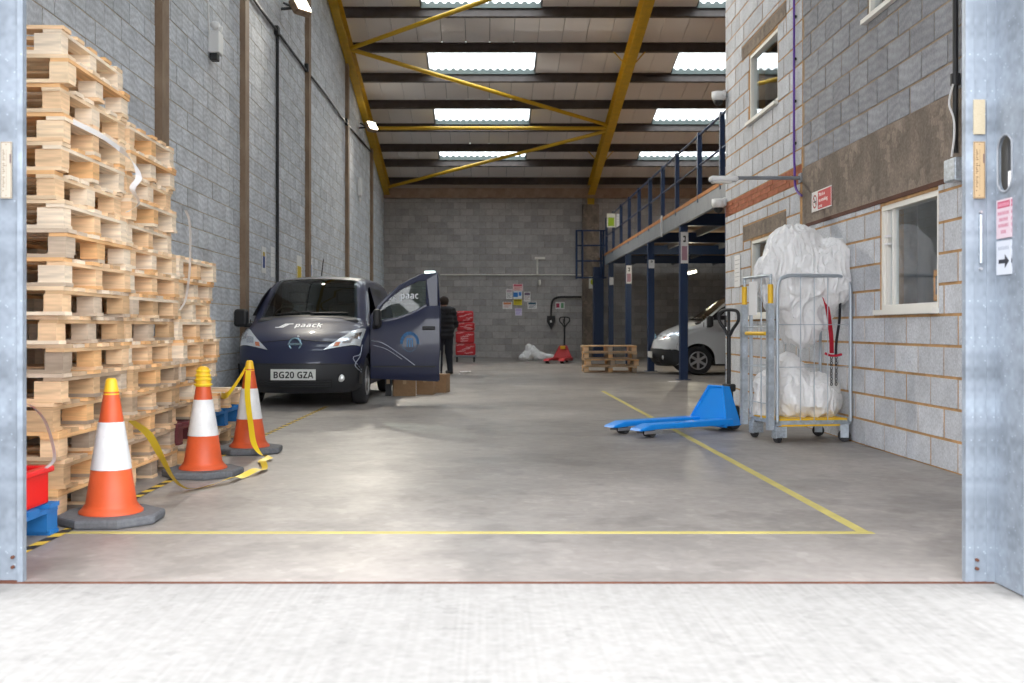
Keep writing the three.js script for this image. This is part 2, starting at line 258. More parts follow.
// front wall around the doorway (the camera stands outside it)
const DX0 = -1.88, DX1 = 2.065, DH = 4.6;
{
  const w = structure('wall_front', 'front wall around the open vehicle doorway', 'wall');
  const top = roofY(ZD) + .42;
  part('panel', [bx(-9, DX0 - .15, 0, top, -ZD, -ZD + .3), bx(DX1 + .08, 15, 0, top, -ZD, -ZD + .3), bx(DX0 - .15, DX1 + .08, DH, top, -ZD, -ZD + .3)], M.greySteel, w);
}
{ // roof
  const c = structure('ceiling', 'sloping roof of pale liner panels on dark purlins with rooflights and yellow steel', 'ceiling');
  const pur = []; for (let z = 5.0; z < RIDGE - .5; z += 1.72) pur.push(z); const front = pur.length;
  const back = [18.0, 19.7, 21.35, 23.0, 24.7, 26.45, 28.15, 29.85, 31.5, 33.1, 34.4, 36.1];
  const lights = [[-1.55, 1.32], [5.0, 7.87]];
  const lit = new Set([23.0, 26.45, 29.85, 33.1, 19.7]);
  for (const z of [...pur, ...back]) { const y = roofY(z), s = z < RIDGE ? 1 : -1; part('purlin', [bx(XL, 14, -.11, .11, -.012, .012), bx(XL, 14, -.11, -.095, -.07, 0), bx(XL, 14, .095, .11, 0, .07)].map(g => g.rotateX(s * RA).translate(0, y + .36, -z)), M.purlin, c); }
  const slope = (z0, z1, x0, x1, th, lift, gap = .014) => { const L = Math.hypot(z1 - z0, roofY(z1) - roofY(z0)) - gap; return uvBox(x1 - x0 - gap, th, L, rnd(), rnd()).rotateX((z0 < RIDGE ? 1 : -1) * RA).translate((x0 + x1) / 2, (roofY(z0) + roofY(z1)) / 2 + lift, -(z0 + z1) / 2); };
  const bays = [];
  for (let i = 0; i < back.length - 1; i++) bays.push([back[i], back[i + 1], lit.has(back[i]), back[i] > 22.5]);
  for (let i = 0; i < pur.length - 1; i++) bays.push([pur[i], pur[i + 1], i % 2 === 1, false]);
  bays.push([ZD - .3, pur[0], false, false], [pur[front - 1], RIDGE, false, false], [RIDGE, back[0], false, false], [36.1, ZB + .3, false, false]);
  for (const [z0, z1, sky, seen] of bays) {
    const segs = sky ? [[XL, -1.55], [1.32, 5.0], [7.87, 14]] : [[XL, 14]];
    for (const [a, b] of segs) {
      if (!seen || a > 7) { part('roof_sheet', slope(z0, z1, a, b, .05, .5, 0), M.liner, c); part('outer_sheet', slope(z0, z1, a, b, .03, .541, -.06), M.greySteel, c); continue; }
      const bb = Math.min(b, 8.6), n = Math.max(1, Math.round((bb - a) / .615));
      for (let k = 0; k < n; k++) part('roof_panel', slope(z0, z1, mix(a, bb, k / n), mix(a, bb, (k + 1) / n), .05, .5 + rr(-.003, .003)), M.liner, c);
      if (b > bb) part('roof_sheet', slope(z0, z1, bb, b, .05, .5), M.liner, c);
      part('outer_sheet', slope(z0, z1, a, b, .03, .541, -.06), M.greySteel, c);
    }
    if (sky) for (const [a, b] of lights) { // profiled translucent sheet set above the liner, with a metal edge
      const s = z0 < RIDGE ? 1 : -1, n = Math.round((b - a) / .0333);
      const p = part('rooflight', grid(n, 1, (u, v) => { const Z = mix(z0 - .03, z1 + .03, v), k = Math.round(u * n) % 6; return V(mix(a - .03, b + .03, u), roofY(Z) + .55 + (k === 1 || k === 2 || k === 3 ? .05 : 0), -Z); }), M.skylight, c);
      part('profile_filler', grid(n, 1, (u, v) => { const k = Math.round(u * n) % 6, Z = z1 - .05; return V(mix(a, b, u), roofY(Z) + mix(.44, .55 + (k === 1 || k === 2 || k === 3 ? .05 : 0), v), -Z); }), M.filler, c);
      part('rooflight_kerb', [slope(z0, z1, a - .012, a + .012, .12, .53, 0), slope(z0, z1, b - .012, b + .012, .12, .53, 0)], M.purlin, c);
    }
  }
  const rafter = (x, w) => { const L = [[RIDGE, ZB], [ZD, RIDGE]]; for (const [z0, z1] of L) {
    const len = Math.hypot(z1 - z0, roofY(z1) - roofY(z0)), q = g => g.rotateX((z0 < RIDGE ? 1 : -1) * RA).translate(x, (roofY(z0) + roofY(z1)) / 2 + .05, -(z0 + z1) / 2);
    part('rafter', [bx(-w / 2, w / 2, -.2, -.18, -len / 2, len / 2), bx(-w / 2, w / 2, .18, .2, -len / 2, len / 2), bx(-.012, .012, -.2, .2, -len / 2, len / 2)].map(q), M.yellowSteel, c); } };
  rafter(XL + .12, .2); rafter(3.65, .24); rafter(10.8, .22);
  part('haunch', prism([[0, 0], [0, -.62], [.25, -.62], [2.2, -.35], [2.2, 0]], .24).rotateY(Math.PI / 2).translate(3.65, 5.86, -ZB + .02), M.yellowSteel, c);
  const node = (x, z, dy = -.02) => V(x, roofY(z) + dy, -z), LX = XL + .2, RX = 3.58;
  for (const [a, b] of [[node(LX, 25.7), node(RX, 21)], [node(LX, 25.75), node(RX, 30.4)], [node(LX, 30.6), node(RX, 30.6)], [node(LX, 35.6), node(RX, 30.8)], [node(LX, 16.5), node(RX, 20.8)]]) part('brace_tube', cyl(a, b, .055, .055, 12), M.yellowSteel, c);
  for (const z of [33.1, 26.45]) for (const s of [-1, 1]) part('fly_brace', cyl(V(3.65 + s * .08, roofY(z) - .1, -z), V(3.65 + s * .42, roofY(z) + .28, -z), .018, .018, 6), M.yellowSteel, c);
}

// ------------------------------------------------------------------ the two-storey office block
const WIN = [[7.64, 8.76, 1.18, 2.05], [7.75, 9.05, 3.72, 4.75], [11.86, 13.05, 1.18, 2.12], [11.84, 13.12, 3.62, 4.46]];
const OZ = 14.42, OH = 6.3;
{
  const w = structure('wall_office', 'two-storey office wall of pale blocks with orange joints and windows', 'wall');
  const holes = WIN;
  for (const [rects, m] of [[[[ZD + .02, OZ, 0, 2.7], [10.9, OZ, 2.7, OH]], M.mortarOrange], [[[ZD + .02, 10.9, 2.7, OH]], M.mortarBrown]]) part('mortar_backing', rects.flatMap(q => cut(q, holes)).map(([a, b, c, d]) => bx(XR + .005, XR + .2, c, d, -b, -a)), m, w);
  const place = (a, y) => V(XR, y, -a), ry = -Math.PI / 2;
  const lin_ = [0, 10.9, 2.10, 2.70], band = [10.95, OZ, 2.565, 2.755];
  const head1 = [11.5, 13.45, 2.14, 2.34], head2 = [11.5, 13.5, 4.48, 4.66];
  blocks(w, 'concrete_block', ZD + .1, OZ, 0, 2.70, [...holes, lin_, band, head1, [10.9, 11, 2.1, 2.7]], M.blockPale, place, ry, null, 220, .12, .021);
  blocks(w, 'concrete_block', 10.92, OZ, 2.70, OH, [...holes, band, head2], M.blockPale, place, ry, null, 120, .12, .021);
  blocks(w, 'wavy_block', ZD + .1, 10.9, 2.70, OH, holes, M.blockDark, place, ry, null, 120, .05, .019);
  part('concrete_lintel', bx(XR - .004, XR + .1, 2.11, 2.70, -10.9, -ZD - .05), M.lintel, w);
  part('steel_angle', bx(XR - .006, XR + .1, 2.075, 2.11, -10.9, -ZD - .05), M.rustEdge, w);
  part('timber_lintel', [bx(XR - .002, XR + .1, head1[2] + .012, head1[3] - .012, -head1[1] + .012, -head1[0] - .012)], M.lintel, w);
  part('timber_lintel', [bx(XR - .002, XR + .1, head2[2] + .012, head2[3] - .012, -head2[1] + .012, -head2[0] - .012)], M.lintel, w);
  const bricks = []; for (let r = 0; r < 3; r++) for (let a = 10.95 - (r % 2) * .11; a < OZ; a += .2185) { const q0 = Math.max(a, 10.95), q1 = Math.min(a + .21, OZ); if (q1 - q0 > .03) bricks.push(bx(XR + rr(-.003, .002), XR + .06, 2.567 + r * .0633, 2.567 + r * .0633 + .056, -q1, -q0, rnd(), rnd())); }
  part('bricks', bricks, M.brick, w).userData.kind = 'stuff';
  part('end_wall', [bx(XR + .01, 8.5, 0, OH, -OZ, -OZ + .18)], M.mortarTan, w);
  part('roof_slab', bx(XR, 8.5, OH, OH + .15, -OZ, -ZD), M.roomWall, w);
  part('inner_wall', [bx(8.3, 8.5, 0, OH, -OZ, -ZD), bx(XR + .2, 8.4, 2.75, 2.95, -OZ + .2, -ZD), bx(5.9, 6.0, 0, 2.75, -OZ + .2, -ZD)], M.roomWall, w);
}
WIN.forEach(([a, b, c, d], i) => {
  const w = structure('window_' + (i + 1), ['white framed lower office window with pale deep jamb near a doorway', 'white framed upper window partly above the lintel run', 'small white framed lower window behind the plastic film load', 'white framed upper office window mirroring a yellow beam'][i], 'window');
  const t = .042, x0 = XR + .012, x1 = XR + .11;
  part('frame', [bx(x0, x1, d - t, d, -b, -a), bx(x0, x1, c, c + t, -b, -a), bx(x0, x1, c + t, d - t, -b, -b + t), bx(x0, x1, c + t, d - t, -a - t, -a)], M.offWhite, w);
  part('sill', bx(XR - .045, XR + .012, c - .04, c, -b - .05, -a + .01), M.offWhite, w);
  part('pane', bx(XR + .05, XR + .056, c + t, d - t, -b + t, -a - t), M.glass, w);
  if (i === 0) { part('casement', [bx(XR + .03, XR + .075, c + t, d - t, -b + t, -b + t + .05), bx(XR + .03, XR + .075, c + t, d - t, -b + t + .14, -b + t + .165)], M.offWhite, w); part('latch', [bx(XR - .0, XR + .03, 1.78, 1.80, -b + .09, -b + .17), bx(XR, XR + .03, 1.72, 1.735, -b + .09, -b + .17)], M.white, w); }
});

// ------------------------------------------------------------------ mezzanine
{
  const m = thing('mezzanine', 'blue steel mezzanine platform with grey edge beam and handrail', 'mezzanine');
  const X = 3.85, Z0 = 15.2, Z1 = 33.6;
  part('deck', bx(X, 14, 3.36, 3.42, -ZB + .32, -Z0), M.deckBoard, m); part('deck_edge', bx(X - .03, X + .02, 3.357, 3.425, -Z1, -Z0), M.chip, m);
  for (let z = Z0; z < Z1 - .1; z += 4.6) part('edge_beam', bx(X - .02, X + .04, 3.06, 3.355, -Math.min(z + 4.59, Z1), -z), M.greySteel, m);
  for (const z of [16.6, 20.6, 24.7, 28.6, 32.6]) { part('column', bx(X + .0, X + .15, 0, 3.06, -z - .15, -z), M.blueSteel, m); part('base_plate', bx(X - .06, X + .21, 0, .012, -z - .21, -z + .06), M.blueSteel, m); part('cross_beam', bx(X + .05, 14, 3.06, 3.3, -z - .12, -z), M.blueSteel, m); }
  for (let x = 5; x < 14; x += 1.4) part('joist', bx(x, x + .06, 3.2, 3.36, -ZB + .32, -Z0), M.greySteel, m);
  for (const x of [8.4, 12.6]) for (const z of [20.6, 24.7, 28.6, 32.6]) part('column', bx(x, x + .14, 0, 3.06, -z - .14, -z), M.blueSteel, m);
  for (const z of [15.6, 17, 18.8, 21, 22.7, 24.45, 26.2, 28, 29.7, 31.5, 33.3]) part('rail_post', bx(X - .03, X + .05, 3.3, 4.56, -z - .05, -z + .03), M.blueSteel, m);
  part('top_rail', cyl(V(X + .01, 4.52, -Z0), V(X + .01, 4.52, -33.3), .024), M.blueSteel, m);
  part('middle_rail', cyl(V(X + .01, 3.97, -Z0), V(X + .01, 3.97, -33.3), .02), M.blueSteel, m);
  const g = m;
  const bar = (a, b, r = .035) => cyl(V(...a), V(...b), r, r, 8), zz = -33.64;
  for (const x of [2.93, 3.12, 3.72, 3.8]) part('guard_upright', bar([x, 2.62, zz], [x, 4.2, zz]), M.blueSteel, g);
  for (const y of [2.66, 3.2, 3.7, 4.18]) part('guard_bar', bar([2.93, y, zz], [3.9, y, zz], .026), M.blueSteel, g);
  const st = thing('steel_locker', 'tall dark blue steel cabinet panel standing under the mezzanine end', 'cabinet');
  part('carcass', bx(3.52, 3.84, .02, 3.02, -34.3, -33.9), M.blueSteel, st); part('door', bx(3.54, 3.82, .3, 2.9, -33.9, -33.885), M.blueSteel, st);
}
// ------------------------------------------------------------------ signs and papers (flat print)
function print(draw, w, h) { return std(0xffffff, .55, { map: canvasTex(w, h, draw) }); }
function plate(name, label, category, w, h, p, ry, draw, group, pw = 128) {
  const g = new THREE.BoxGeometry(w, h, .006), o = tag(new THREE.Mesh(g, print(draw, pw, Math.round(pw * h / w))), label, category, group);
  o.name = numbered(name); o.position.set(...p); o.rotation.y = ry; o.castShadow = o.receiveShadow = true; scene.add(o); return o;
}
const fill = (c, col, w, h) => { c.fillStyle = col; c.fillRect(0, 0, w, h); };
const lines = (c, col, x0, x1, y0, dy, n, t) => { c.fillStyle = col; for (let i = 0; i < n; i++) c.fillRect(x0, y0 + i * dy, (x1 - x0) * (i % 3 === 2 ? .7 : 1), t); };
const paper = (head, body, bg = '#f2f2f0') => (c, w, h) => { fill(c, bg, w, h); c.fillStyle = head; c.fillRect(w * .08, h * .06, w * .84, h * .3); lines(c, body, w * .1, w * .9, h * .45, h * .12, 4, h * .05); };
{
  const z = -ZB + .02, s = 28.7, at = (x0, x1, y0, y1) => [(x1 - x0) / s, (y1 - y0) / s, [((x0 + x1) / 2 - 486) / s, 1.03 + (328 - (y0 + y1) / 2) / s, z]];
  const N = [
    ['pink and white notice on the end wall, topmost of the cluster', 512.8, 522.8, 284, 290.9, paper('#d96a7c', '#c76', '#f3d6da')],
    ['blue and white notice below the pink one on the end wall', 513.3, 521.9, 291.3, 299, (c, w, h) => { fill(c, '#eef2f6', w, h); c.fillStyle = '#2f7fd0'; c.fillRect(0, h * .15, w * .55, h * .6); c.fillRect(w * .62, h * .1, w * .3, h * .5); }],
    ['yellow notice at the foot of the central column of papers', 513.5, 521.9, 299.4, 305.1, paper('#8a7a10', '#9a8a20', '#e6d436')],
    ['white portrait sheet beside the pink notice', 506, 512.3, 289, 299, paper('#c9b6bd', '#999')],
    ['white portrait sheet with dark picture beside the blue notice', 524, 530.4, 292, 301.5, paper('#7a6a80', '#a88')],
    ['white landscape sheet with an orange picture on the end wall', 502.6, 512, 302, 309, paper('#d98a60', '#c99')],
    ['white landscape sheet with a dark blue picture on the end wall', 527.5, 536.7, 302, 308.8, paper('#31566e', '#456')],
    ['pale lavender sheet hanging lowest of the cluster', 515, 522, 308.4, 315.7, paper('#c2b4dd', '#a9d', '#e4def0')],
    ['white landscape sheet with red and green print by the black conduit', 555.3, 564.5, 302, 309, (c, w, h) => { fill(c, '#e8e6e4', w, h); c.fillStyle = '#b0405a'; c.fillRect(w * .08, h * .2, w * .35, h * .6); c.fillStyle = '#6aa47a'; c.fillRect(w * .6, h * .15, w * .3, h * .7); }],
  ];
  for (const [l, x0, x1, y0, y1, d] of N) { const [w, h, p] = at(x0, x1, y0, y1); plate('notice', l, 'notice', w, h, p, 0, d, 'papers on the end wall'); }
  plate('safety_sign', 'white and yellow-green hazard sign on the pilaster', 'sign', .34, .42, [3.72, 2.6, -ZB + .312], 0, (c, w, h) => { fill(c, '#eeeedd', w, h); c.fillStyle = '#c6d020'; c.beginPath(); c.arc(w / 2, h * .45, w * .34, 0, 7); c.fill(); });
  plate('safety_sign', 'yellow-green and white sign tied to the far mezzanine handrail', 'sign', .26, .42, [3.78, 4.28, -31.42], 0, (c, w, h) => { fill(c, '#eeeedd', w, h); c.fillStyle = '#a8c828'; c.fillRect(w * .15, h * .3, w * .7, h * .6); });
  plate('safety_sign', 'small white sign on the far mezzanine handrail', 'sign', .12, .4, [4.0, 4.28, -31.42], 0, (c, w, h) => { fill(c, '#f2f2f2', w, h); lines(c, '#999', 2, w - 2, h * .2, h * .2, 3, 3); }, null, 64);
  // labels on the mezzanine columns
  const bay = (n, code) => (c, w, h) => { fill(c, '#eceaea', w, h); c.fillStyle = '#222'; if (n) { c.fillRect(w * .34, h * .12, w * .32, h * .05); c.fillRect(w * .52, h * .12, w * .14, h * .2); c.fillRect(w * .34, h * .27, w * .2, h * .05); } if (code) { c.fillStyle = '#b58a98'; c.fillRect(w * .15, h * .45, w * .7, h * .45); } };
  plate('bay_label', 'tall white label headed by a dark letter on the mezzanine column by the white van', 'label', .15, .62, [3.93, 2.62, -20.588], 0, bay('2', 1), 'column labels', 64);
  plate('bay_label', 'square white label on a mezzanine column', 'label', .14, .2, [3.93, 2.55, -24.688], 0, bay('3', 0), 'column labels', 64);
  plate('bay_label', 'two-part white label on a mezzanine column', 'label', .15, .5, [3.93, 2.5, -28.588], 0, bay('4', 1), 'column labels', 64);
  plate('bay_label', 'small white label on the far mezzanine column', 'label', .13, .24, [3.93, 2.5, -32.588], 0, bay('', 0), 'column labels', 64);
  // white conduit, black charging lead
  const c = thing('conduit', 'thin white conduit run along the end wall', 'conduit'); part('pipe', cyl(V(-1.6, 2.88, z + .025), V(3.33, 2.88, z + .025), .022, .022, 8), M.offWhite, c); part('pipe', cyl(V(1.78, 2.88, z + .02), V(1.78, 3.5, z + .02), .035, .035, 8), M.offWhite, c); part('elbow', bx(1.7, 2.05, 3.42, 3.5, z, z + .06), M.offWhite, c);
  single('wall_bell', [rbox(.09, .16, .1, .03, 1.86, 2.62, z + .05), rbox(.05, .08, .14, .02, 1.86, 2.55, z + .08)], M.offWhite, 'small cream sounder below the white conduit', 'sounder');
  const e = thing('charging_lead', 'black conduit curving down to a shield-shaped charging holster', 'charger');
  part('lead', tube([V(3.32, 2.11, z + .04), V(2.9, 2.11, z + .04), V(2.5, 2.1, z + .04), V(2.32, 1.98, z + .04), V(2.27, 1.7, z + .04), V(2.26, 1.35, z + .04)], .035, 40), M.black, e);
  part('holster', prism([[-.14, .2], [.14, .2], [.15, 0], [0, -.28], [-.15, 0]], .12, .02).translate(2.26, 1.25, z + .07), M.black, e); part('badge', bx(2.22, 2.28, 1.22, 1.3, z + .13, z + .14), M.white, e);
  const l = thing('emergency_light', 'bright white emergency light box above the end wall conduit', 'light');
  part('housing', rbox(.4, .14, .1, .02, -1.95, 2.95, z + .05), M.white, l); part('diffuser', rbox(.36, .1, .03, .01, -1.95, 2.95, z + .105), std(0xffffff, .5, { emissive: lin(.75, .95, .9), emissiveIntensity: 1 }), l);
  const rl = new THREE.RectAreaLight(lin(.8, 1, .95), 2, .36, .1); rl.position.set(-1.95, 2.95, z + .13); rl.lookAt(-1.95, 2.95, 0); scene.add(rl);
}
// left wall fittings
{
  const x = XL + .004, ry = Math.PI / 2;
  const at = (px, py) => { const Z = -XL * 1040 / (486 - px); return [x, 1.03 + (328 - py) * Z / 1040, -Z]; };
  plate('wall_notice', 'white notice with blue and yellow figure on the side wall beside the navy van', 'notice', .34, .42, at(263.5, 260), ry, (c, w, h) => { fill(c, '#f0f0ee', w, h); c.fillStyle = '#2b4a8c'; c.fillRect(w * .25, h * .35, w * .5, h * .45); c.fillStyle = '#c9a820'; c.fillRect(w * .3, h * .2, w * .4, h * .16); });
  plate('wall_notice', 'plain white sheet next to the black vertical cable', 'notice', .32, .5, at(272.5, 262), ry, (c, w, h) => { fill(c, '#efefee', w, h); lines(c, '#bbb', w * .1, w * .9, h * .2, h * .12, 6, 3); });
  plate('wall_notice', 'white and yellow notice just short of a steel column', 'notice', .5, .5, at(299, 269), ry, (c, w, h) => { fill(c, '#f2f2f0', w, h); c.fillStyle = '#e0c41c'; c.fillRect(w * .1, h * .4, w * .8, h * .5); });
  plate('wall_notice', 'white sheet with blue print just past a steel column', 'notice', .5, .45, at(310, 269), ry, (c, w, h) => { fill(c, '#eeeeee', w, h); c.fillStyle = '#8aa6cf'; c.fillRect(w * .15, h * .3, w * .7, h * .5); });
  const cb = thing('wall_cable', 'black cable sagging along the side wall with a vertical drop', 'cable');
  const k = (px, py) => V(...at(px, py)).add(V(.03, 0, 0));
  part('cable', tube([k(236, -30), k(252, 0), k(275, 31), k(302, 67), k(322, 92), k(345, 123), k(371, 153)], .022, 60, 6), M.black, cb); part('cable', tube([k(275.5, 31), k(275.5, 150), k(275.5, 298)], .028, 8, 6), M.black, cb);
  for (const p of [k(275, 31), k(305, 68), k(345, 122)]) part('junction', rbox(.08, .16, .16, .02, p.x, p.y, p.z), M.black, cb);
  function flood(px, py, label, head) {
    const b = V(...at(px, py)), f = thing('floodlight', label, 'floodlight', [b.x, b.y, b.z]);
    part('bracket', [cyl(V(.03, 0, 0), V(.26, .02, 0), .025), cyl(V(.03, .18, -.25), V(.26, .02, 0), .02)], M.darkPlastic, f);
    const hd = part('housing', rbox(.14, .3, .34, .04).rotateZ(R(32)).rotateY(R(-38)).translate(.36, .02, .02), M.rustCol, f);
    part('lamp_glass', rbox(.02, .25, .29, .009).translate(.075, 0, 0).rotateZ(R(32)).rotateY(R(-38)).translate(.36, .02, .02), std(0xffffff, .4, { emissive: lin(1, .93, .78), emissiveIntensity: 2.2 }), f);
    const d = V(.075 + .02, 0, 0).applyAxisAngle(V(0, 0, 1), R(32)).applyAxisAngle(V(0, 1, 0), R(-38)).add(V(.36, .02, .02)).add(b), n = V(1, -.75, .78);
    const l = new THREE.SpotLight(lin(1, .93, .80), 30, 30, 1.15, .8, 2); l.position.copy(d); l.target.position.copy(d).add(n); l.castShadow = true; l.shadow.radius = 5; scene.add(l, l.target);
  }
  flood(279, 9, 'glowing floodlight on the side wall above the cable junction, highest up');
  flood(358, 128, 'glowing floodlight on the side wall at the far end of the cable');
  const e = at(210, 42), u = thing('emergency_unit', 'white twin-spot emergency light unit fed by a white cable', 'light', e);
  part('housing', rbox(.14, .28, .24, .015, .07, -.02, 0), M.white, u); part('base', rbox(.1, .1, .13, .015, .06, -.2, .02), M.darkPlastic, u);
  for (const s of [-1, 1]) part('spot_head', lathe([[0, 0], [.05, .01], [.06, .05], [.03, .11], [0, .12]], 14).rotateZ(R(70)).translate(.13, .17, s * .08), M.white, u);
  part('cable', tube([V(.02, .06, .1), V(.02, .2, .16), V(.02, .6, .18), V(.02, 1.6, .18)], .014, 20, 6), M.white, u);
  const w = at(358, 187); single('alarm_box', [rbox(.1, .5, .3, .02, w[0] + .05, w[1], w[2]), rbox(.06, .14, .12, .02, w[0] + .05, w[1] - .35, w[2])], M.white, 'small white alarm box high on the side wall between far columns', 'alarm box');
}
// office wall fittings
{
  plate('no_smoking_sign', 'red and white no smoking sign on the concrete lintel', 'sign', .6, .2, [XR - .01, 2.3, -10.26], -Math.PI / 2, (c, w, h) => {
    fill(c, '#e9e4e2', w, h); c.fillStyle = '#c4232a'; c.fillRect(w * .33, h * .06, w * .65, h * .88); c.strokeStyle = '#a3262c'; c.lineWidth = h * .07; c.beginPath(); c.arc(w * .165, h * .5, h * .3, 0, 7); c.stroke(); c.beginPath(); c.moveTo(w * .1, h * .28); c.lineTo(w * .24, h * .72); c.stroke(); c.fillStyle = '#444'; c.fillRect(w * .1, h * .48, w * .14, h * .07);
    c.fillStyle = '#fff'; c.font = 'bold ' + h * .24 + 'px sans-serif'; c.fillText('This is a', w * .37, h * .32); c.fillText('no smoking', w * .37, h * .6); c.fillText('area', w * .37, h * .88);
  }, null, 256);
  const a = thing('lamp_arm', 'slim grey wall arm carrying a white lamp head out over the aisle', 'lamp', [XR, 2.61, -10.95]);
  part('arm', cyl(V(.0, 0, 0), V(-.72, 0, 0), .02, .02, 10), M.greySteel, a); part('mount', rbox(.02, .1, .1, .005, -.008, 0, 0), M.greySteel, a); part('lamp_head', rbox(.3, .06, .13, .028, -.82, -.012, 0, 3), M.white, a); part('lens', rbox(.2, .015, .09, .005, -.84, -.048, 0), M.offWhite, a);
  function cctv(y, label, dz) {
    const c = thing('security_camera', label, 'camera', [XR - .06, y, -OZ + dz]);
    part('mount', rbox(.05, .12, .12, .02, .03, .05, 0), M.white, c); part('dome_base', lathe([[0, -.05], [.07, -.05], [.09, 0], [.09, .07], [0, .08]], 18).translate(-.05, .02, 0), M.white, c); part('dome', lathe([[0, -.075], [.04, -.06], [.062, -.03], [.065, 0]].map(p => p), 18).translate(-.05, -.03, 0), M.black, c);
    part('arm', cyl(V(-.01, .05, 0), V(-.07, .06, 0), .03), M.white, c);
  }
  cctv(4.2, 'white dome security camera high on the office corner', .05); cctv(2.72, 'white security camera on the office corner below the brick band', .05);
  const z = p => -XR * 1040 / (p - 486), pc = thing('purple_cable', 'purple data cable hanging down the office wall', 'cable'), zz = z(797);
  part('cable', tube([V(XR - .032, 6.2, zz), V(XR - .032, 4, zz), V(XR - .032, 2.95, zz), V(XR - .032, 2.75, zz + .02), V(XR - .03, 2.56, zz + .03), V(XR - .03, 2.47, zz + .12), V(XR - .03, 2.41, zz + .26)], .013, 60, 6), std(lin(.13, .05, .36), .5), pc);
  for (let y = 3; y < 6; y += .45) part('clip', rbox(.02, .03, .05, .006, XR - .02, y, zz), M.black, pc);
  const bp = thing('service_pipe', 'black vertical conduit ending at a grey junction box beside the jamb', 'conduit'), bz = z(955.5) * .985;
  part('pipe', cyl(V(XR - .05, 2.25, bz), V(XR - .05, 6.2, bz), .019, .019, 10), M.black, bp); part('coupling', cyl(V(XR - .05, 2.72, bz), V(XR - .05, 2.8, bz), .034, .034, 10), M.black, bp);
  part('junction_box', rbox(.08, .16, .18, .012, XR - .055, 2.13, bz), M.zinc, bp); part('flex', tube([V(XR - .085, 2.72, bz + .04), V(XR - .085, 2.6, bz - .02), V(XR - .085, 2.48, bz + .05), V(XR - .085, 2.36, bz + .06), V(XR - .085, 2.22, bz + .02)], .008, 30, 6), M.white, bp);
  plate('window_card', 'orange-bordered card standing inside the lower office window', 'card', .36, .24, [XR + .16, 1.36, -7.9], -Math.PI / 2, (c, w, h) => { fill(c, '#e0922c', w, h); c.fillStyle = '#3a3f52'; c.fillRect(w * .1, h * .2, w * .8, h * .6); c.fillStyle = '#8d8f86'; for (let i = 0; i < 6; i++) c.fillRect(w * (.16 + i * .12), h * .32, w * .05, h * .3); c.fillStyle = '#d9962f'; for (let i = 0; i < 5; i++) c.fillRect(w * (.2 + i * .13), h * .58, w * .07, h * .1); });
  plate('door_poster', 'white sheet on the blockwork beside the small lower window', 'notice', .3, .42, [XR - .01, 1.78, -13.7], -Math.PI / 2, (c, w, h) => { fill(c, '#ececec', w, h); lines(c, '#aaa', w * .1, w * .9, h * .15, h * .13, 6, 3); });
}
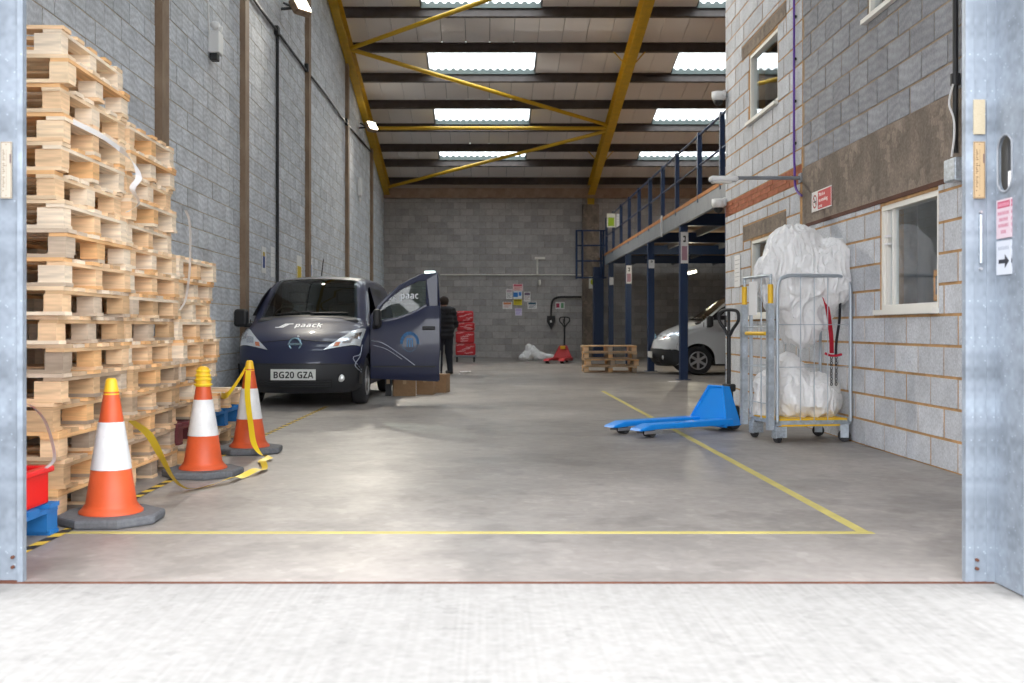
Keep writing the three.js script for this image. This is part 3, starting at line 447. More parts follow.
// ------------------------------------------------------------------ steel door jambs
{
  const j = structure('door_1', 'galvanised steel door jamb with folded return, notices and hand slot', 'door jamb');
  const H = DH, x0 = 1.945, x1 = 2.065, z = -ZD;
  part('guide_face', [bx(x0, x0 + .035, 0, H, z - .03, z + .004), bx(x0 + .035, x0 + .085, 0, H, z - .03, z), bx(x0 + .085, x1, 0, H, z - .03, z + .004)], M.galv, j);
  const s = new THREE.Shape([[0, 0], [.25, 0], [.25, H], [0, H]].map(p => new THREE.Vector2(...p))), sl = new THREE.Path(), cy0 = 1.63, cy1 = 1.74, cx = .085, rr_ = .058;
  sl.absarc(cx, cy1, rr_, 0, Math.PI, false); sl.absarc(cx, cy0, rr_, Math.PI, 2 * Math.PI, false); s.holes.push(sl);
  const face = new THREE.ExtrudeGeometry(s, { depth: .012, bevelEnabled: false, curveSegments: 10 }).rotateY(-Math.PI / 2); face.translate(x1 + .012, 0, z);
  part('return_face', face, M.galv, j);
  part('slot_box', [bx(x1 + .03, x1 + .034, 1.5, 1.9, z - .12, z + .2), bx(x1 + .013, x1 + .03, 1.5, 1.505, z - .02, z + .17)], M.darkPlastic, j);
  part('slot_rim', tube(Array.from({ length: 24 }, (_, i) => { const t = i / 24 * Math.PI * 2, c = Math.cos(t), q = Math.sin(t); return V(x1 - .002, (q > 0 ? cy1 : cy0) + q * rr_, z + cx + c * rr_); }), .005, 60, 6, true), M.greySteel, j);
  part('catch', rbox(.012, .07, .04, .005, x1 + .02, 1.62, z + cx + .01), M.white, j);
  part('lip', [bx(x1 - .012, x1 + .012, 0, H, z + .25, z + .268), bx(x1, x1 + .3, 0, H, z + .25, z + .262)], M.zinc, j);
  for (const y of [.09, .055]) part('bolt', cyl(V(x0 + .045, y, z), V(x0 + .045, y, z + .012), .007, .007, 8), M.rustEdge, j);
  for (const y of [1.5, 1.44, 1.33, 1.27]) part('bolt', cyl(V(x0 + .06, y, z), V(x0 + .06, y, z + .012), .006, .006, 8), M.steel, j);
  part('hasp', rbox(.012, .2, .012, .005, x0 + .06, 1.39, z + .008), M.zinc, j);
  const k = structure('door_2', 'galvanised steel door jamb beside the pallet stacks', 'door jamb');
  part('guide_face', [bx(-2.3, -1.99, 0, H, z - .03, z), bx(-1.99, -1.9, 0, H, z - .03, z - .004), bx(-1.9, -1.878, 0, H, z - .03, z + .006)], M.galv, k);
  part('foot_plate', bx(-2.2, -1.895, 0, .006, z - .03, z + .004), M.rustEdge, k); for (const y of [.06, .1]) part('bolt', cyl(V(-1.92, y, z - .004), V(-1.92, y, z + .008), .007, .007, 8), M.rustEdge, k);
  part('return_face', bx(-2.3, -2.288, 0, H, z, z + .25), M.galv, k);
  const head = structure('trim_2', 'galvanised head box above the door opening', 'door head'); part('housing', bx(-2.3, 2.3, DH, DH + .5, z - .02, z + .3), M.galv, head);
  const worn = (bg, dark) => (c, w, h) => { fill(c, bg, w, h); c.strokeStyle = dark; c.lineWidth = 3; c.strokeRect(4, 4, w - 8, h - 8); c.fillStyle = dark; for (let i = 0; i < 22; i++) if (i % 7 !== 6) c.fillRect(w * .2, h * (.14 + i * .034), w * (.10 + .05 * (i % 3)), h * .018); for (let i = 0; i < 40; i++) c.fillRect(w * .5, h * (.14 + i * .018), w * .06, h * .006); for (const q of [.05, .95, .42]) { c.beginPath(); c.arc(w * .5, h * q, w * .05, 0, 7); c.fill(); } c.fillStyle = '#5a4648'; c.fillRect(w * .82, h * .22, w * .14, h * .16); };
  plate('door_label', 'blank sun-bleached cream label on the jamb with the hand slot', 'label', .046, .14, [1.998, 1.885, z + .007], 0, (c, w, h) => { fill(c, '#a89c84', w, h); for (let i = 0; i < 160; i++) { c.fillStyle = rnd() > .5 ? '#94886c' : '#b5ab96'; c.fillRect(rnd() * w, rnd() * h, 3, 2); } }, null, 64);
  plate('door_label', 'cream label with faded vertical lettering on the jamb with the hand slot', 'label', .046, .23, [1.998, 1.67, z + .007], 0, worn('#a8906e', '#5e4832'), null, 64);
  plate('door_label', 'pale label with faded vertical lettering on the jamb beside the pallets', 'label', .046, .23, [-1.945, 1.67, z + .004], 0, worn('#aaa294', '#7c6a58'), null, 64);
  plate('attention_notice', 'pink and white printed notice under the hand slot', 'notice', .115, .155, [x1 - .004, 1.465, z + .085], -Math.PI / 2, (c, w, h) => { fill(c, '#b9a6ad', w, h); c.fillStyle = '#9c3a54'; c.fillRect(w * .08, h * .05, w * .84, h * .17); c.fillStyle = '#c08a98'; for (let i = 0; i < 9; i++) c.fillRect(w * (.13 + i * .083), h * .09, w * .05, h * .09); c.fillStyle = '#a0586c'; for (let q = 0; q < 4; q++) for (let i = 0; i < [9, 7, 8, 4][q]; i++) c.fillRect(w * (.5 + (i - [9, 7, 8, 4][q] / 2) * .09), h * (.31 + q * .16), w * .055, h * .09); });
  plate('arrow_sign', 'white sign with a black arrow under the pink notice', 'sign', .115, .135, [x1 - .004, 1.31, z + .085], -Math.PI / 2, (c, w, h) => { fill(c, '#b4b8c0', w, h); c.fillStyle = '#8a909c'; for (let i = 0; i < 9; i++) c.fillRect(w * (.12 + i * .085), h * .17, w * .05, h * .1); c.fillStyle = '#23232b'; c.fillRect(w * .15, h * .55, w * .5, h * .12); c.beginPath(); c.moveTo(w * .58, h * .4); c.lineTo(w * .88, h * .61); c.lineTo(w * .58, h * .82); c.fill(); });
}
// ------------------------------------------------------------------ floor markings
{
  const L = single('floor_line', [bx(-2.1, 1.95, 0, .0015, -5.26, -5.205)], M.lineYellow, 'yellow floor line running across the aisle inside the doorway', 'floor marking');
  single('floor_line', [bx(1.875, 1.935, 0, .0015, -17.0, -5.262)], M.lineYellow, 'long yellow floor line running up the aisle towards the end wall', 'floor marking');
  const chev = canvasTex(128, 32, (c, w, h) => { fill(c, '#2c2b2a', w, h); c.fillStyle = '#d8b53c'; c.beginPath(); c.moveTo(18, 0); c.lineTo(82, 0); c.lineTo(64, h); c.lineTo(0, h); c.fill(); });
  chev.wrapS = chev.wrapT = THREE.RepeatWrapping;
  const pos = [], uv = [], idx = []; const g = ribbon([V(-2.13, .0022, -4.7), V(-2.13, .0022, -9), V(-2.09, .0022, -13.6)], .055, V(1, 0, 0), 40); const u = g.attributes.uv; for (let i = 0; i < u.count; i++) u.setXY(i, u.getX(i) / .2, u.getY(i) / .055);
  single('hazard_tape', g, std(0xffffff, .7, { map: chev, side: THREE.DoubleSide }), 'worn black and yellow hazard tape along the pallet stacks', 'floor marking');
}
// ------------------------------------------------------------------ pallets
const PL = 1.2, PW = 1.0, PH = .157; // across x, along z, pitch of a stack
const geoP = { base: [], block: [], cross: [], deck: [] };
for (let i = 0; i < 3; i++) {
  geoP.base.push(uvBox(PL, .02, .10, i * .31, i * .17)); geoP.block.push(uvBox(.145, .094, .10, i * .27, i * .4)); geoP.block.push(uvBox(.10, .094, .12, i * .21, i * .3));
  geoP.cross.push(uvBox(PW, .02, .10, i * .19, i * .23).rotateY(Math.PI / 2)); geoP.deck.push(uvBox(PL, .021, .115, i * .37, i * .29));
}
const pick = a => a[rnd() * a.length | 0];
function makePallet(mats, name, nDeck = 6) {
  const o = new THREE.Group(); o.name = name; const put = (n, g, x, y, z, m = pick(mats)) => { const q = mesh(n, g, m, o); q.position.set(x, y, z); return q; };
  const wide = rnd() > .5 ? 0 : 1, bg = geoP.block.filter((_, i) => i % 2 === wide), bw = wide ? .10 : .145, bd = wide ? .12 : .10;
  for (const z of [-1, 0, 1]) put('bottom_board', pick(geoP.base), rr(-.006, .006), .01, z * (PW / 2 - .052) + rr(-.004, .004));
  for (const x of [-1, 0, 1]) for (const z of [-1, 0, 1]) put('block', pick(bg), x * (PL / 2 - bw / 2 - rr(0, .012)), .067, z * (PW / 2 - bd / 2 - rr(0, .01)));
  for (const x of [-1, 0, 1]) put('cross_board', pick(geoP.cross), x * (PL / 2 - .052) + rr(-.004, .004), .124, rr(-.004, .004));
  for (let i = 0; i < nDeck; i++) put('deck_board', pick(geoP.deck), rr(-.008, .008), .1452, mix(-PW / 2 + .058, PW / 2 - .058, i / (nDeck - 1)) + rr(-.006, .006));
  return o;
}
const mixA = [M.pine[0], M.pine[0], M.pine[1], M.pine[2], M.pine[2], M.pine[3]], mixB = [...M.pine, M.oldPine[2]], mixC = [M.pine[1], M.pine[3], M.pine[4], ...M.oldPine];
const protoNew = [0, 1, 2, 3].map(i => makePallet(mixA, 'pallet', 5 + i % 3)), protoMid = [0, 1, 2].map(i => makePallet(mixB, 'pallet', 6)), protoOld = [0, 1, 2].map(i => makePallet(mixC, 'pallet', 5 + i % 2));
const protoBlue = makePallet([M.bluePallet], 'pallet', 5), protoMaroon = makePallet([M.maroonPallet], 'pallet', 5);
function addPallet(proto, x, y, z, turn, label, group) { const c = proto.clone(); c.name = numbered('pallet'); c.position.set(x, y, z); c.rotation.y = turn; scene.add(c); return tag(c, label, 'pallet', group); }
const nth = ['topmost', 'second from the top', 'third from the top', 'fourth from the top', 'fifth from the top', 'sixth from the top', 'seventh from the top', 'eighth from the top', 'ninth from the top', 'tenth from the top', 'eleventh from the top', 'twelfth from the top', 'thirteenth from the top', 'fourteenth from the top', 'fifteenth from the top', 'sixteenth from the top', 'bottom one'];
function stack(n, right, zNear, label, group, special = {}) {
  for (let i = 0; i < n; i++) {
    const flip = rnd() > .5 ? Math.PI : 0, sp = special[i];
    const proto = sp?.proto ?? (i < n * .3 ? pick(protoOld) : i < n * .55 ? pick(protoMid) : pick(protoNew));
    addPallet(proto, right - PL / 2 + (sp?.dx ?? (rnd() > .8 ? rr(.04, .065) : rr(-.015, .045))), i * PH, -(zNear + PW / 2) + rr(-.02, .02), flip + R(rr(-1.2, 1.2)), sp?.label ?? label.replace('#', nth[n - 1 - i]), group);
  }
}
stack(17, -2.31, 5.62, 'timber pallet, # of the tallest stack behind the red tray', 'pallets in the tallest stack');
stack(15, -2.31, 6.67, 'timber pallet, # of the second tallest pallet stack', 'pallets in the second tallest stack');
stack(10, -2.30, 7.72, 'timber pallet, # of the ten-high stack behind the taped cone', 'pallets in the ten-high stack', { 1: { proto: protoMaroon, label: 'dark red painted pallet low in the ten-high stack', dx: .02 } });
addPallet(protoOld[0], -2.9, 0, -9.35, R(1), 'grey weathered pallet at the bottom of the three-high stack beside the navy van');
addPallet(protoBlue, -2.92, PH, -9.33, R(-1), 'blue painted pallet sandwiched in the three-high stack');
addPallet(protoMid[1], -2.9, 2 * PH, -9.35, R(2), 'plain timber pallet on top of the three-high stack beside the navy van');
for (let i = 0; i < 4; i++) addPallet(pick(protoOld), 2.87 + rr(-.03, .03), i * PH, -24.25, R(rr(-2, 2)) + (i % 2 ? Math.PI : 0), ['bottom', 'second lowest', 'second highest', 'topmost'][i] + ' brown timber pallet of the low stack beside a mezzanine column', 'pallets beside the mezzanine');
addPallet(protoBlue, -2.77, 0, -4.77, R(-1), 'blue painted pallet on the floor beneath the red tray');
{
  const t = thing('red_tray', 'bright red plastic tray sitting on the blue pallet', 'tray', [-2.69, PH + .002, -4.77], R(-1));
  const w = 1.0, d = .86, h = .17; part('base', rbox(w, .02, d, .008, 0, .012, 0), M.redTray, t);
  for (const s of [-1, 1]) { part('side', rbox(.02, h, d, .008, s * (w / 2 - .01), h / 2, 0), M.redTray, t); part('side', rbox(w, h, .02, .008, 0, h / 2, s * (d / 2 - .01)), M.redTray, t); part('rim', rbox(.05, .03, d + .03, .01, s * w / 2, h, 0), M.redTray, t); part('rim', rbox(w + .03, .03, .05, .01, 0, h, s * d / 2), M.redTray, t); }
  part('film_scrap', grid(30, 8, (u, v) => { const k = vn3(u * 9, v * 4, 1, 3); return V(mix(-.45, .49, u), .2 + .03 * k - .12 * v * v, d / 2 + .02 + .03 * vn3(u * 12, v * 6, 5, 4) - .01 * v); }), M.film, t);
  single('white_strap', ribbon([V(-2.32, .62, -5.1), V(-2.26, .66, -5.1), V(-2.18, .6, -5.1), V(-2.13, .48, -5.1), V(-2.12, .38, -5.1), V(-2.15, .345, -5.08)], .035, V(.75, 0, .65)), M.strap, 'white plastic strap arching down onto the red tray', 'strap');
  single('white_strap', ribbon([V(-2.22, 2.12, -6.28), V(-2.2, 2.05, -6.52), V(-2.19, 1.98, -6.56), V(-2.21, 1.9, -6.5), V(-2.19, 1.82, -6.56), V(-2.23, 1.75, -6.46)], .04, t => V(Math.cos(t * 5), .2, Math.sin(t * 5))), M.strap, 'twisted end of white strap hanging off the tallest stack', 'strap');
  single('white_strap', ribbon([V(-2.24, 2.15, -5.64), V(-2.21, 2.135, -5.95), V(-2.21, 2.11, -6.28)], .03, V(0, 1, 0)), M.strap, 'taut white strap around the tallest pallet stack', 'strap');
  single('white_strap', ribbon([V(-2.22, 1.90, -7.68), V(-2.2, 1.84, -7.7), V(-2.19, 1.6, -7.7), V(-2.2, 1.4, -7.7), V(-2.22, 1.22, -7.66), V(-2.24, 1.16, -7.6)], .035, t => V(.7, 0, .7)), M.strap, 'long loose white strap dangling down the end of the second tallest stack', 'strap');
}
// ------------------------------------------------------------------ cones and barrier tape
function makeCone(label, x, z, wrap) {
  const c = thing('traffic_cone', label, 'cone', [x, 0, z], R(rr(0, 40)), 'cones in front of the pallets');
  const oct = []; for (let i = 0; i < 8; i++) { const a = (i + .5) / 8 * Math.PI * 2, k = .265 / Math.cos(Math.PI / 8); oct.push([Math.cos(a) * k * .97, Math.sin(a) * k * .97]); }
  part('base', prism(oct, .05, .014).rotateX(-Math.PI / 2).translate(0, .025, 0), M.coneBase, c);
  const r = y => mix(.135, .032, (y - .075) / .66);
  part('body', lathe([[.165, .05], [.165, .06], [.148, .075], [r(.1), .1], [r(.28), .28], [0, .28]]), M.orange, c);
  part('body', lathe([[r(.53), .53], [r(.69), .69], [r(.7) - .004, .705], [0, .71]]), M.orange, c);
  part('reflective_sleeve', lathe([[r(.28) - .004, .278], [r(.28) + .003, .281], [r(.53) + .003, .529], [r(.53) - .004, .532]]), M.reflectiveWhite, c);
  part('tip', lathe([[r(.68) + (wrap ? .012 : .001), wrap ? .62 : .675], [r(.71) + (wrap ? .014 : .001), .70], [r(.74) + (wrap ? .008 : -.002), .75], [.02, .762], [0, .764]]), M.yellow, c);
  if (wrap) for (let i = 0; i < 4; i++) part('tape_wrap', new THREE.TorusGeometry(r(.62 + i * .03) + .008, .008, 6, 20).rotateX(Math.PI / 2 + rr(-.15, .15)).translate(0, .635 + i * .032, 0), M.yellowTape, c);
}
makeCone('orange and white traffic cone with small yellow tip, beside the red tray', -2.0, -5.55, false);
makeCone('orange and white traffic cone thickly wrapped in yellow tape at the top', -1.98, -7.28, true);
makeCone('orange and white traffic cone with a yellow cap standing nearest the navy van', -1.96, -8.62, false);
single('barrier_tape', ribbon([V(-1.95, .52, -5.72), V(-1.93, .42, -5.95), V(-1.93, .25, -6.2), V(-1.92, .1, -6.4), V(-1.88, .02, -6.55), V(-1.78, .012, -6.75), V(-1.7, .03, -6.95), V(-1.68, .012, -7.1), V(-1.62, .035, -7.3), V(-1.6, .015, -7.5), V(-1.66, .03, -7.75), V(-1.72, .012, -7.95), V(-1.68, .03, -8.1), V(-1.78, .02, -8.25), V(-1.86, .10, -8.34), V(-1.9, .25, -8.4), V(-1.955, .5, -8.52), V(-1.96, .68, -8.58)], .05, t => V(1, .45 * Math.sin(t * 23), .25), 160), M.yellowTape, 'yellow barrier tape trailing along the floor between the cones', 'tape');
single('barrier_tape', ribbon([V(-1.985, .70, -8.6), V(-2.06, .58, -8.6), V(-2.14, .48, -8.62), V(-2.24, .46, -8.8), V(-2.27, .47, -8.95)], .055, V(.15, .9, .3), 40), M.yellowTape, 'yellow barrier tape stretched from a cone cap back to the pallets', 'tape');

// ------------------------------------------------------------------ vans
function lettering(c, x, y, h, text, color, slant = -.25, width) { c.save(); c.translate(x, y); c.transform(1, 0, slant, 1, 0, 0); c.fillStyle = color; c.font = 'bold ' + h + 'px sans-serif'; c.fillText(text, 0, 0, width); c.restore(); }
function makeVan(name, label, paint, pos, turn, doorOpen, plateText) {
  const van = thing(name, label, 'van', pos, turn);
  const C = [[.14, .19], [.04, .30], [0, .46], [.03, .64], [.10, .80], [.28, .955], [.60, 1.09], [.88, 1.19], [1.26, 1.47], [1.60, 1.70], [1.95, 1.78], [2.7, 1.82], [3.7, 1.82], [4.22, 1.78], [4.37, 1.6], [4.40, 1.1], [4.39, .6], [4.33, .25]];
  const NC = C.length - 1, sp = new THREE.SplineCurve(C.map(p => new THREE.Vector2(...p)));
  const swp = [.30, .32, .32, .30, .27, .24, .20, .20, .15, .10, .05, .02, 0, 0, -.03, -.05, -.05, -.04], crown = [0, 0, 0, 0, -.02, -.04, -.05, -.05, -.04, -.04, -.045, -.05, -.05, -.05, -.02, 0, 0, 0];
  const lerpA = (A, k) => { const i = Math.min(NC - 1, Math.floor(k)); return mix(A[i], A[i + 1], k - i); };
  const W = (x, y) => { let w = .845 * (y < .9 ? 1 - .05 * ((.9 - y) / .65) ** 2 : 1 - .26 * ((y - .9) / .95) ** 1.5); if (x < 1) w *= 1 - .10 * ((1 - x) / 1) ** 2; if (x > 3.6) w *= 1 - .03 * ((x - 3.6) / .8) ** 2; return w; };
  const t0 = .82, RAD = .10;
  const band = (k, t) => { // k: index along the centre line, t: -1..1 across
    const p = sp.getPoint(clamp(k / NC)), g = sp.getTangent(clamp(k / NC)), nx = -g.y, ny = g.x, a = Math.abs(t), q = clamp((a - t0) / (1 - t0)), d = RAD * (1 - Math.sqrt(1 - q * q));
    const x = p.x - nx * d + lerpA(swp, k) * a ** 2.2, y = p.y - ny * d + lerpA(crown, k) * a * a; return V(x, y, W(x, y) * t);
  };
  const bandOff = (k, t, off) => { const e = .02, p = band(k, t), n = band(k + e, t).sub(band(k - e, t)).cross(band(k, t + e).sub(band(k, t - e))).normalize(); if (n.x > 0 && k < 10) n.negate(); if (k >= 10 && k < 13.5 && n.y < 0) n.negate(); return p.addScaledVector(n, off); };
  const tcol = []; for (let i = -24; i <= 24; i++) { const u = i / 24; tcol.push(Math.sign(u) * (1 - (1 - Math.abs(u)) ** 1.35)); }
  const patch = (k0, k1, ta, tb, off, nu = 30, nv = 14) => grid(nu, nv, (u, v) => bandOff(mix(k0, k1, v), mix(ta, tb, u), off));
  const quad = (c00, c10, c11, c01, off, nu = 14, nv = 10) => grid(nu, nv, (u, v) => bandOff(mix(mix(c00[0], c10[0], u), mix(c01[0], c11[0], u), v), mix(mix(c00[1], c10[1], u), mix(c01[1], c11[1], u), v), off));
  // shell: centre band with a hole for the windscreen, two sides with wheel arches and windows
  const KW0 = 7.05, KW1 = 9.3, TW = .80;
  const strip = (k0, k1, skip) => { const n = Math.max(2, Math.round((k1 - k0) * 6)), gs = []; const seg = (a, b) => gs.push(grid(b - a, n, (u, v) => band(mix(k0, k1, v), tcol[Math.round(mix(a, b, u))]))); if (skip) { const e = tcol.findIndex(t => t > -TW); seg(0, e); seg(48 - e, 48); } else seg(0, 48); return gs; };
  const gs = [...strip(0, KW0), ...strip(KW0, KW1, true), ...strip(KW1, NC)];
  const wf = .90, wr = 3.60, wy = .315, ar = .375;
  const E = []; for (let i = 0; i <= 240; i++) { const p = band(i / 240 * NC, 1); E.push([p.x, p.y]); }
  let iF = 0, iR = 0; E.forEach((p, i) => { if (p[0] < E[iF][0] && i < 120) iF = i; if (p[0] > E[iR][0]) iR = i; });
  const yAt = (arr, x) => { for (let i = 0; i < arr.length - 1; i++) { const a = arr[i], b = arr[i + 1]; if ((a[0] - x) * (b[0] - x) <= 0 && a[0] !== b[0]) return mix(a[1], b[1], (x - a[0]) / (b[0] - a[0])); } return null; };
  const up = E.slice(iF, iR + 1), lowF = E.slice(0, iF + 1), lowR = E.slice(iR);
  const lo = x => { let y = yAt(lowF, x) ?? yAt(lowR, x) ?? .24; for (const c of [wf, wr]) { const d = Math.abs(x - c); if (d < ar) y = Math.max(y, wy + Math.sqrt(ar * ar - d * d)); } return y; };
  const x0 = E[iF][0] + .001, x1 = E[iR][0] - .001, NX = 120, NY = 26;
  const inDoor = (x, y) => x > 1.02 && x < 2.06 && y > .40 && y < Math.min(1.70, 1.22 + (x - 1.02) * .95);
  for (const s of [-1, 1]) {
    const P = (i, j) => { const x = mix(x0, x1, i / NX), a = lo(x), b = Math.max(a, yAt(up, x) ?? a), y = mix(a, b, j / NY); return V(x, y, s * W(x, y)); };
    const pos = [], uv = [], idx = [];
    for (let j = 0; j <= NY; j++) for (let i = 0; i <= NX; i++) { const p = P(i, j); pos.push(p.x, p.y, p.z); uv.push(p.x, p.y); }
    for (let j = 0; j < NY; j++) for (let i = 0; i < NX; i++) { const c = P(i + .5, j + .5); if (doorOpen && s > 0 && inDoor(c.x, c.y)) continue; const a = j * (NX + 1) + i, b = a + 1, d = a + NX + 1, e = d + 1; idx.push(...(s > 0 ? [a, b, e, a, e, d] : [a, e, b, a, d, e])); }
    const g = new THREE.BufferGeometry(); g.setAttribute('position', new THREE.Float32BufferAttribute(pos, 3)); g.setAttribute('uv', new THREE.Float32BufferAttribute(uv, 2)); g.setIndex(idx); g.computeVertexNormals(); gs.push(g);
  }
  paint.side = THREE.DoubleSide; part('body', gs, paint, van);
  part('underbody', [bx(.35, 4.3, .2, .26, -.7, .7), bx(.5, 1.28, .26, .75, -.55, .55), bx(3.2, 4.0, .26, .7, -.55, .55)], M.black, van);
  // cabin seen through the glass
  part('cabin_lining', [bx(1.0, 2.15, .3, .36, -.74, .74), bx(2.1, 2.16, .3, 1.7, -.62, .62), bx(.98, 1.04, .3, 1.0, -.74, .74)], M.darkPlastic, van);
  part('dashboard', rbox(.5, .16, 1.4, .06, 1.12, 1.08, 0), M.darkPlastic, van);
  part('steering_wheel', new THREE.TorusGeometry(.18, .017, 8, 24).rotateY(Math.PI / 2).rotateZ(R(35)).translate(1.36, 1.17, -.36), M.black, van);
  for (const z of [-.36, .36]) part('seat', [rbox(.5, .14, .5, .05, 1.7, .72, z), rbox(.14, .66, .48, .05, 1.96, 1.06, z), rbox(.1, .18, .28, .04, 2.0, 1.48, z)], M.darkPlastic, van);
  const side = (pts, s, off, m, nm) => { const sh = new THREE.ShapeGeometry(new THREE.Shape(pts.map(p => new THREE.Vector2(...p))), 6), q = sh.attributes.position; for (let i = 0; i < q.count; i++) q.setZ(i, s * (W(q.getX(i), q.getY(i)) + off)); sh.computeVertexNormals(); return part(nm, sh, m, van); };
  part('windscreen', patch(KW0 - .02, KW1 + .02, -TW - .02, TW + .02, .003, 36, 14), M.tint, van);
  part('windscreen_seal', [patch(KW0 - .12, KW0 + .02, -TW, TW, .006, 30, 2), patch(KW1 - .02, KW1 + .06, -TW, TW, .006, 30, 2)], M.black, van);
  for (const [a, b] of [[-.55, .12], [.05, .66]]) part('wiper', tube([0, .5, 1].map(u => bandOff(7.12 + .12 * u, mix(a, b, u), .018)), .011, 12, 6), M.black, van);
  // plastic bumper, grille, lamps
  part('bumper', [patch(.05, 2.55, -1, 1, .012, 48, 14)], M.darkPlastic, van);
  for (const s of [-1, 1]) side([[.36, .30], [.56, .28], [.53, .50], [.42, .56], [.33, .56]], s, .012, M.darkPlastic, 'bumper_corner');
  const gr = part('grille', patch(.75, 1.45, -.62, .62, .016, 30, 6), M.black, van); for (const k of [.9, 1.1, 1.3]) part('grille_bar', tube([-.6, -.3, 0, .3, .6].map(t => bandOff(k, t, .024)), .009, 20, 6), M.darkPlastic, gr);
  for (const s of [-1, 1]) {
    const f = part('fog_lamp', quad([1.25, s * .70], [1.25, s * .80], [1.85, s * .80], [1.85, s * .70], .02), M.black, van); part('lens', new THREE.SphereGeometry(.05, 14, 8).scale(.4, 1, 1).translate(...bandOff(1.55, s * .75, .02).toArray()), M.reflector, f);
    const h = part('headlamp', quad([3.65, s * .46], [4.25, s * .97], [6.1, s * .97], [4.55, s * .66], .010, 20, 14), M.reflector, van);
    part('indicator', quad([3.95, s * .6], [4.0, s * .68], [4.35, s * .70], [4.3, s * .63], .016), M.amber, h);
    part('bulb_housing', [quad([4.25, s * .72], [4.3, s * .84], [4.9, s * .86], [4.75, s * .74], .018), quad([4.7, s * .86], [4.8, s * .94], [5.5, s * .94], [5.2, s * .87], .018)], M.chrome, h);
    part('lens', quad([3.65, s * .46], [4.25, s * .97], [6.1, s * .97], [4.55, s * .66], .026, 20, 14), M.lens, h);
  }
  const em = bandOff(4.05, 0, .02); part('emblem', [new THREE.TorusGeometry(.075, .014, 8, 28).rotateY(Math.PI / 2).translate(em.x, em.y, 0), rbox(.015, .03, .19, .006, em.x - .008, em.y, 0)], std(lin(.35, .55, .68), .2, { metalness: .9 }), van);
  part('bonnet_seam', tube([-.62, -.5, -.3, 0, .3, .5, .62].map(t => bandOff(4.5 - .3 * Math.abs(t), t, .0015)), .005, 40, 5), M.black, van);
  part('bumper_seam', tube([-.95, -.6, -.3, 0, .3, .6, .95].map(t => bandOff(2.58, t, .006)), .008, 40, 5), M.black, van);
  if (plateText) { const pp = bandOff(1.85, 0, .03), pl = mesh('number_plate', new THREE.BoxGeometry(.58, .14, .01).rotateY(-Math.PI / 2), std(0xffffff, .4, { map: canvasTex(512, 124, (c, w, h) => { fill(c, '#d9dcd8', w, h); c.fillStyle = '#15171a'; c.font = 'bold 104px sans-serif'; c.textAlign = 'center'; c.fillText(plateText, w / 2, h * .82, w * .9); }) }), van); pl.position.set(pp.x, pp.y - .0, 0); }
  // wheels
  const wheel = (x, z, s) => {
    const w = new THREE.Group(); w.name = 'wheel'; van.add(w); w.position.set(x, wy, z); w.rotation.y = s > 0 ? 0 : Math.PI;
    part('tyre', lathe([[.2, -.09], [.27, -.1], [.305, -.085], [.315, -.05], [.315, .05], [.305, .085], [.27, .1], [.2, .09]], 36).rotateX(Math.PI / 2), M.rubber, w);
    part('rim', [lathe([[.2, .09], [.195, .06], [.17, .03], [.02, .045], [0, .05]], 30).rotateX(Math.PI / 2)], M.darkPlastic, w);
    const sps = []; for (let i = 0; i < 6; i++) sps.push(rbox(.055, .19, .02, .008, 0, .1, .075).rotateZ(i * Math.PI / 3)); sps.push(new THREE.TorusGeometry(.19, .014, 8, 30).translate(0, 0, .085), cyl(V(0, 0, .05), V(0, 0, .095), .05, .045, 14)); part('spokes', sps, M.steel, w);
  };
  for (const x of [wf, wr]) for (const s of [-1, 1]) wheel(x, s * .73, s);
  for (const x of [wf, wr]) for (const s of [-1, 1]) part('arch_lining', new THREE.CylinderGeometry(ar, ar, .3, 24, 1, true, 0, Math.PI).rotateX(Math.PI / 2).rotateZ(Math.PI / 2).translate(x, wy, s * .66), M.black, van).material.side = THREE.DoubleSide;
  const mirror = (parent, x, y, z, s) => { const m = part('mirror', [rbox(.12, .25, .2, .05, x, y, z + s * .1), rbox(.08, .06, .12, .02, x, y - .1, z)], M.black, parent); part('mirror_glass', rbox(.008, .2, .16, .003, x + .062, y, z + s * .1), M.chrome, m); };
  mirror(van, 1.12, 1.17, -.87, -1); if (!doorOpen) mirror(van, 1.12, 1.17, .87, 1);
  part('antenna', cyl(V(1.95, 1.8, 0), V(2.1, 2.05, 0), .009, .006, 6), M.black, van);
  // side glazing and doors
  const winF = [[1.10, 1.20], [1.95, 1.22], [2.0, 1.62], [1.72, 1.62], [1.42, 1.47]], winR = [[2.2, 1.22], [3.2, 1.22], [3.2, 1.62], [2.2, 1.64]];
  for (const s of [-1, 1]) if (!(doorOpen && s > 0)) { side(winF, s, .004, M.black, 'side_window'); for (const pts of [[[1.02, .42], [1.02, 1.15]], [[2.06, .42], [2.06, 1.66]]]) part('door_gap', tube(pts.map(p => V(p[0], p[1], s * (W(p[0], p[1]) + .0))), .006, 4, 5), M.black, van); part('door_handle', rbox(.18, .03, .03, .01, 1.88, 1.0, s * (W(1.88, 1) + .012)), paint, van); }
  if (doorOpen) side(winR, 1, .004, M.black, 'side_window');
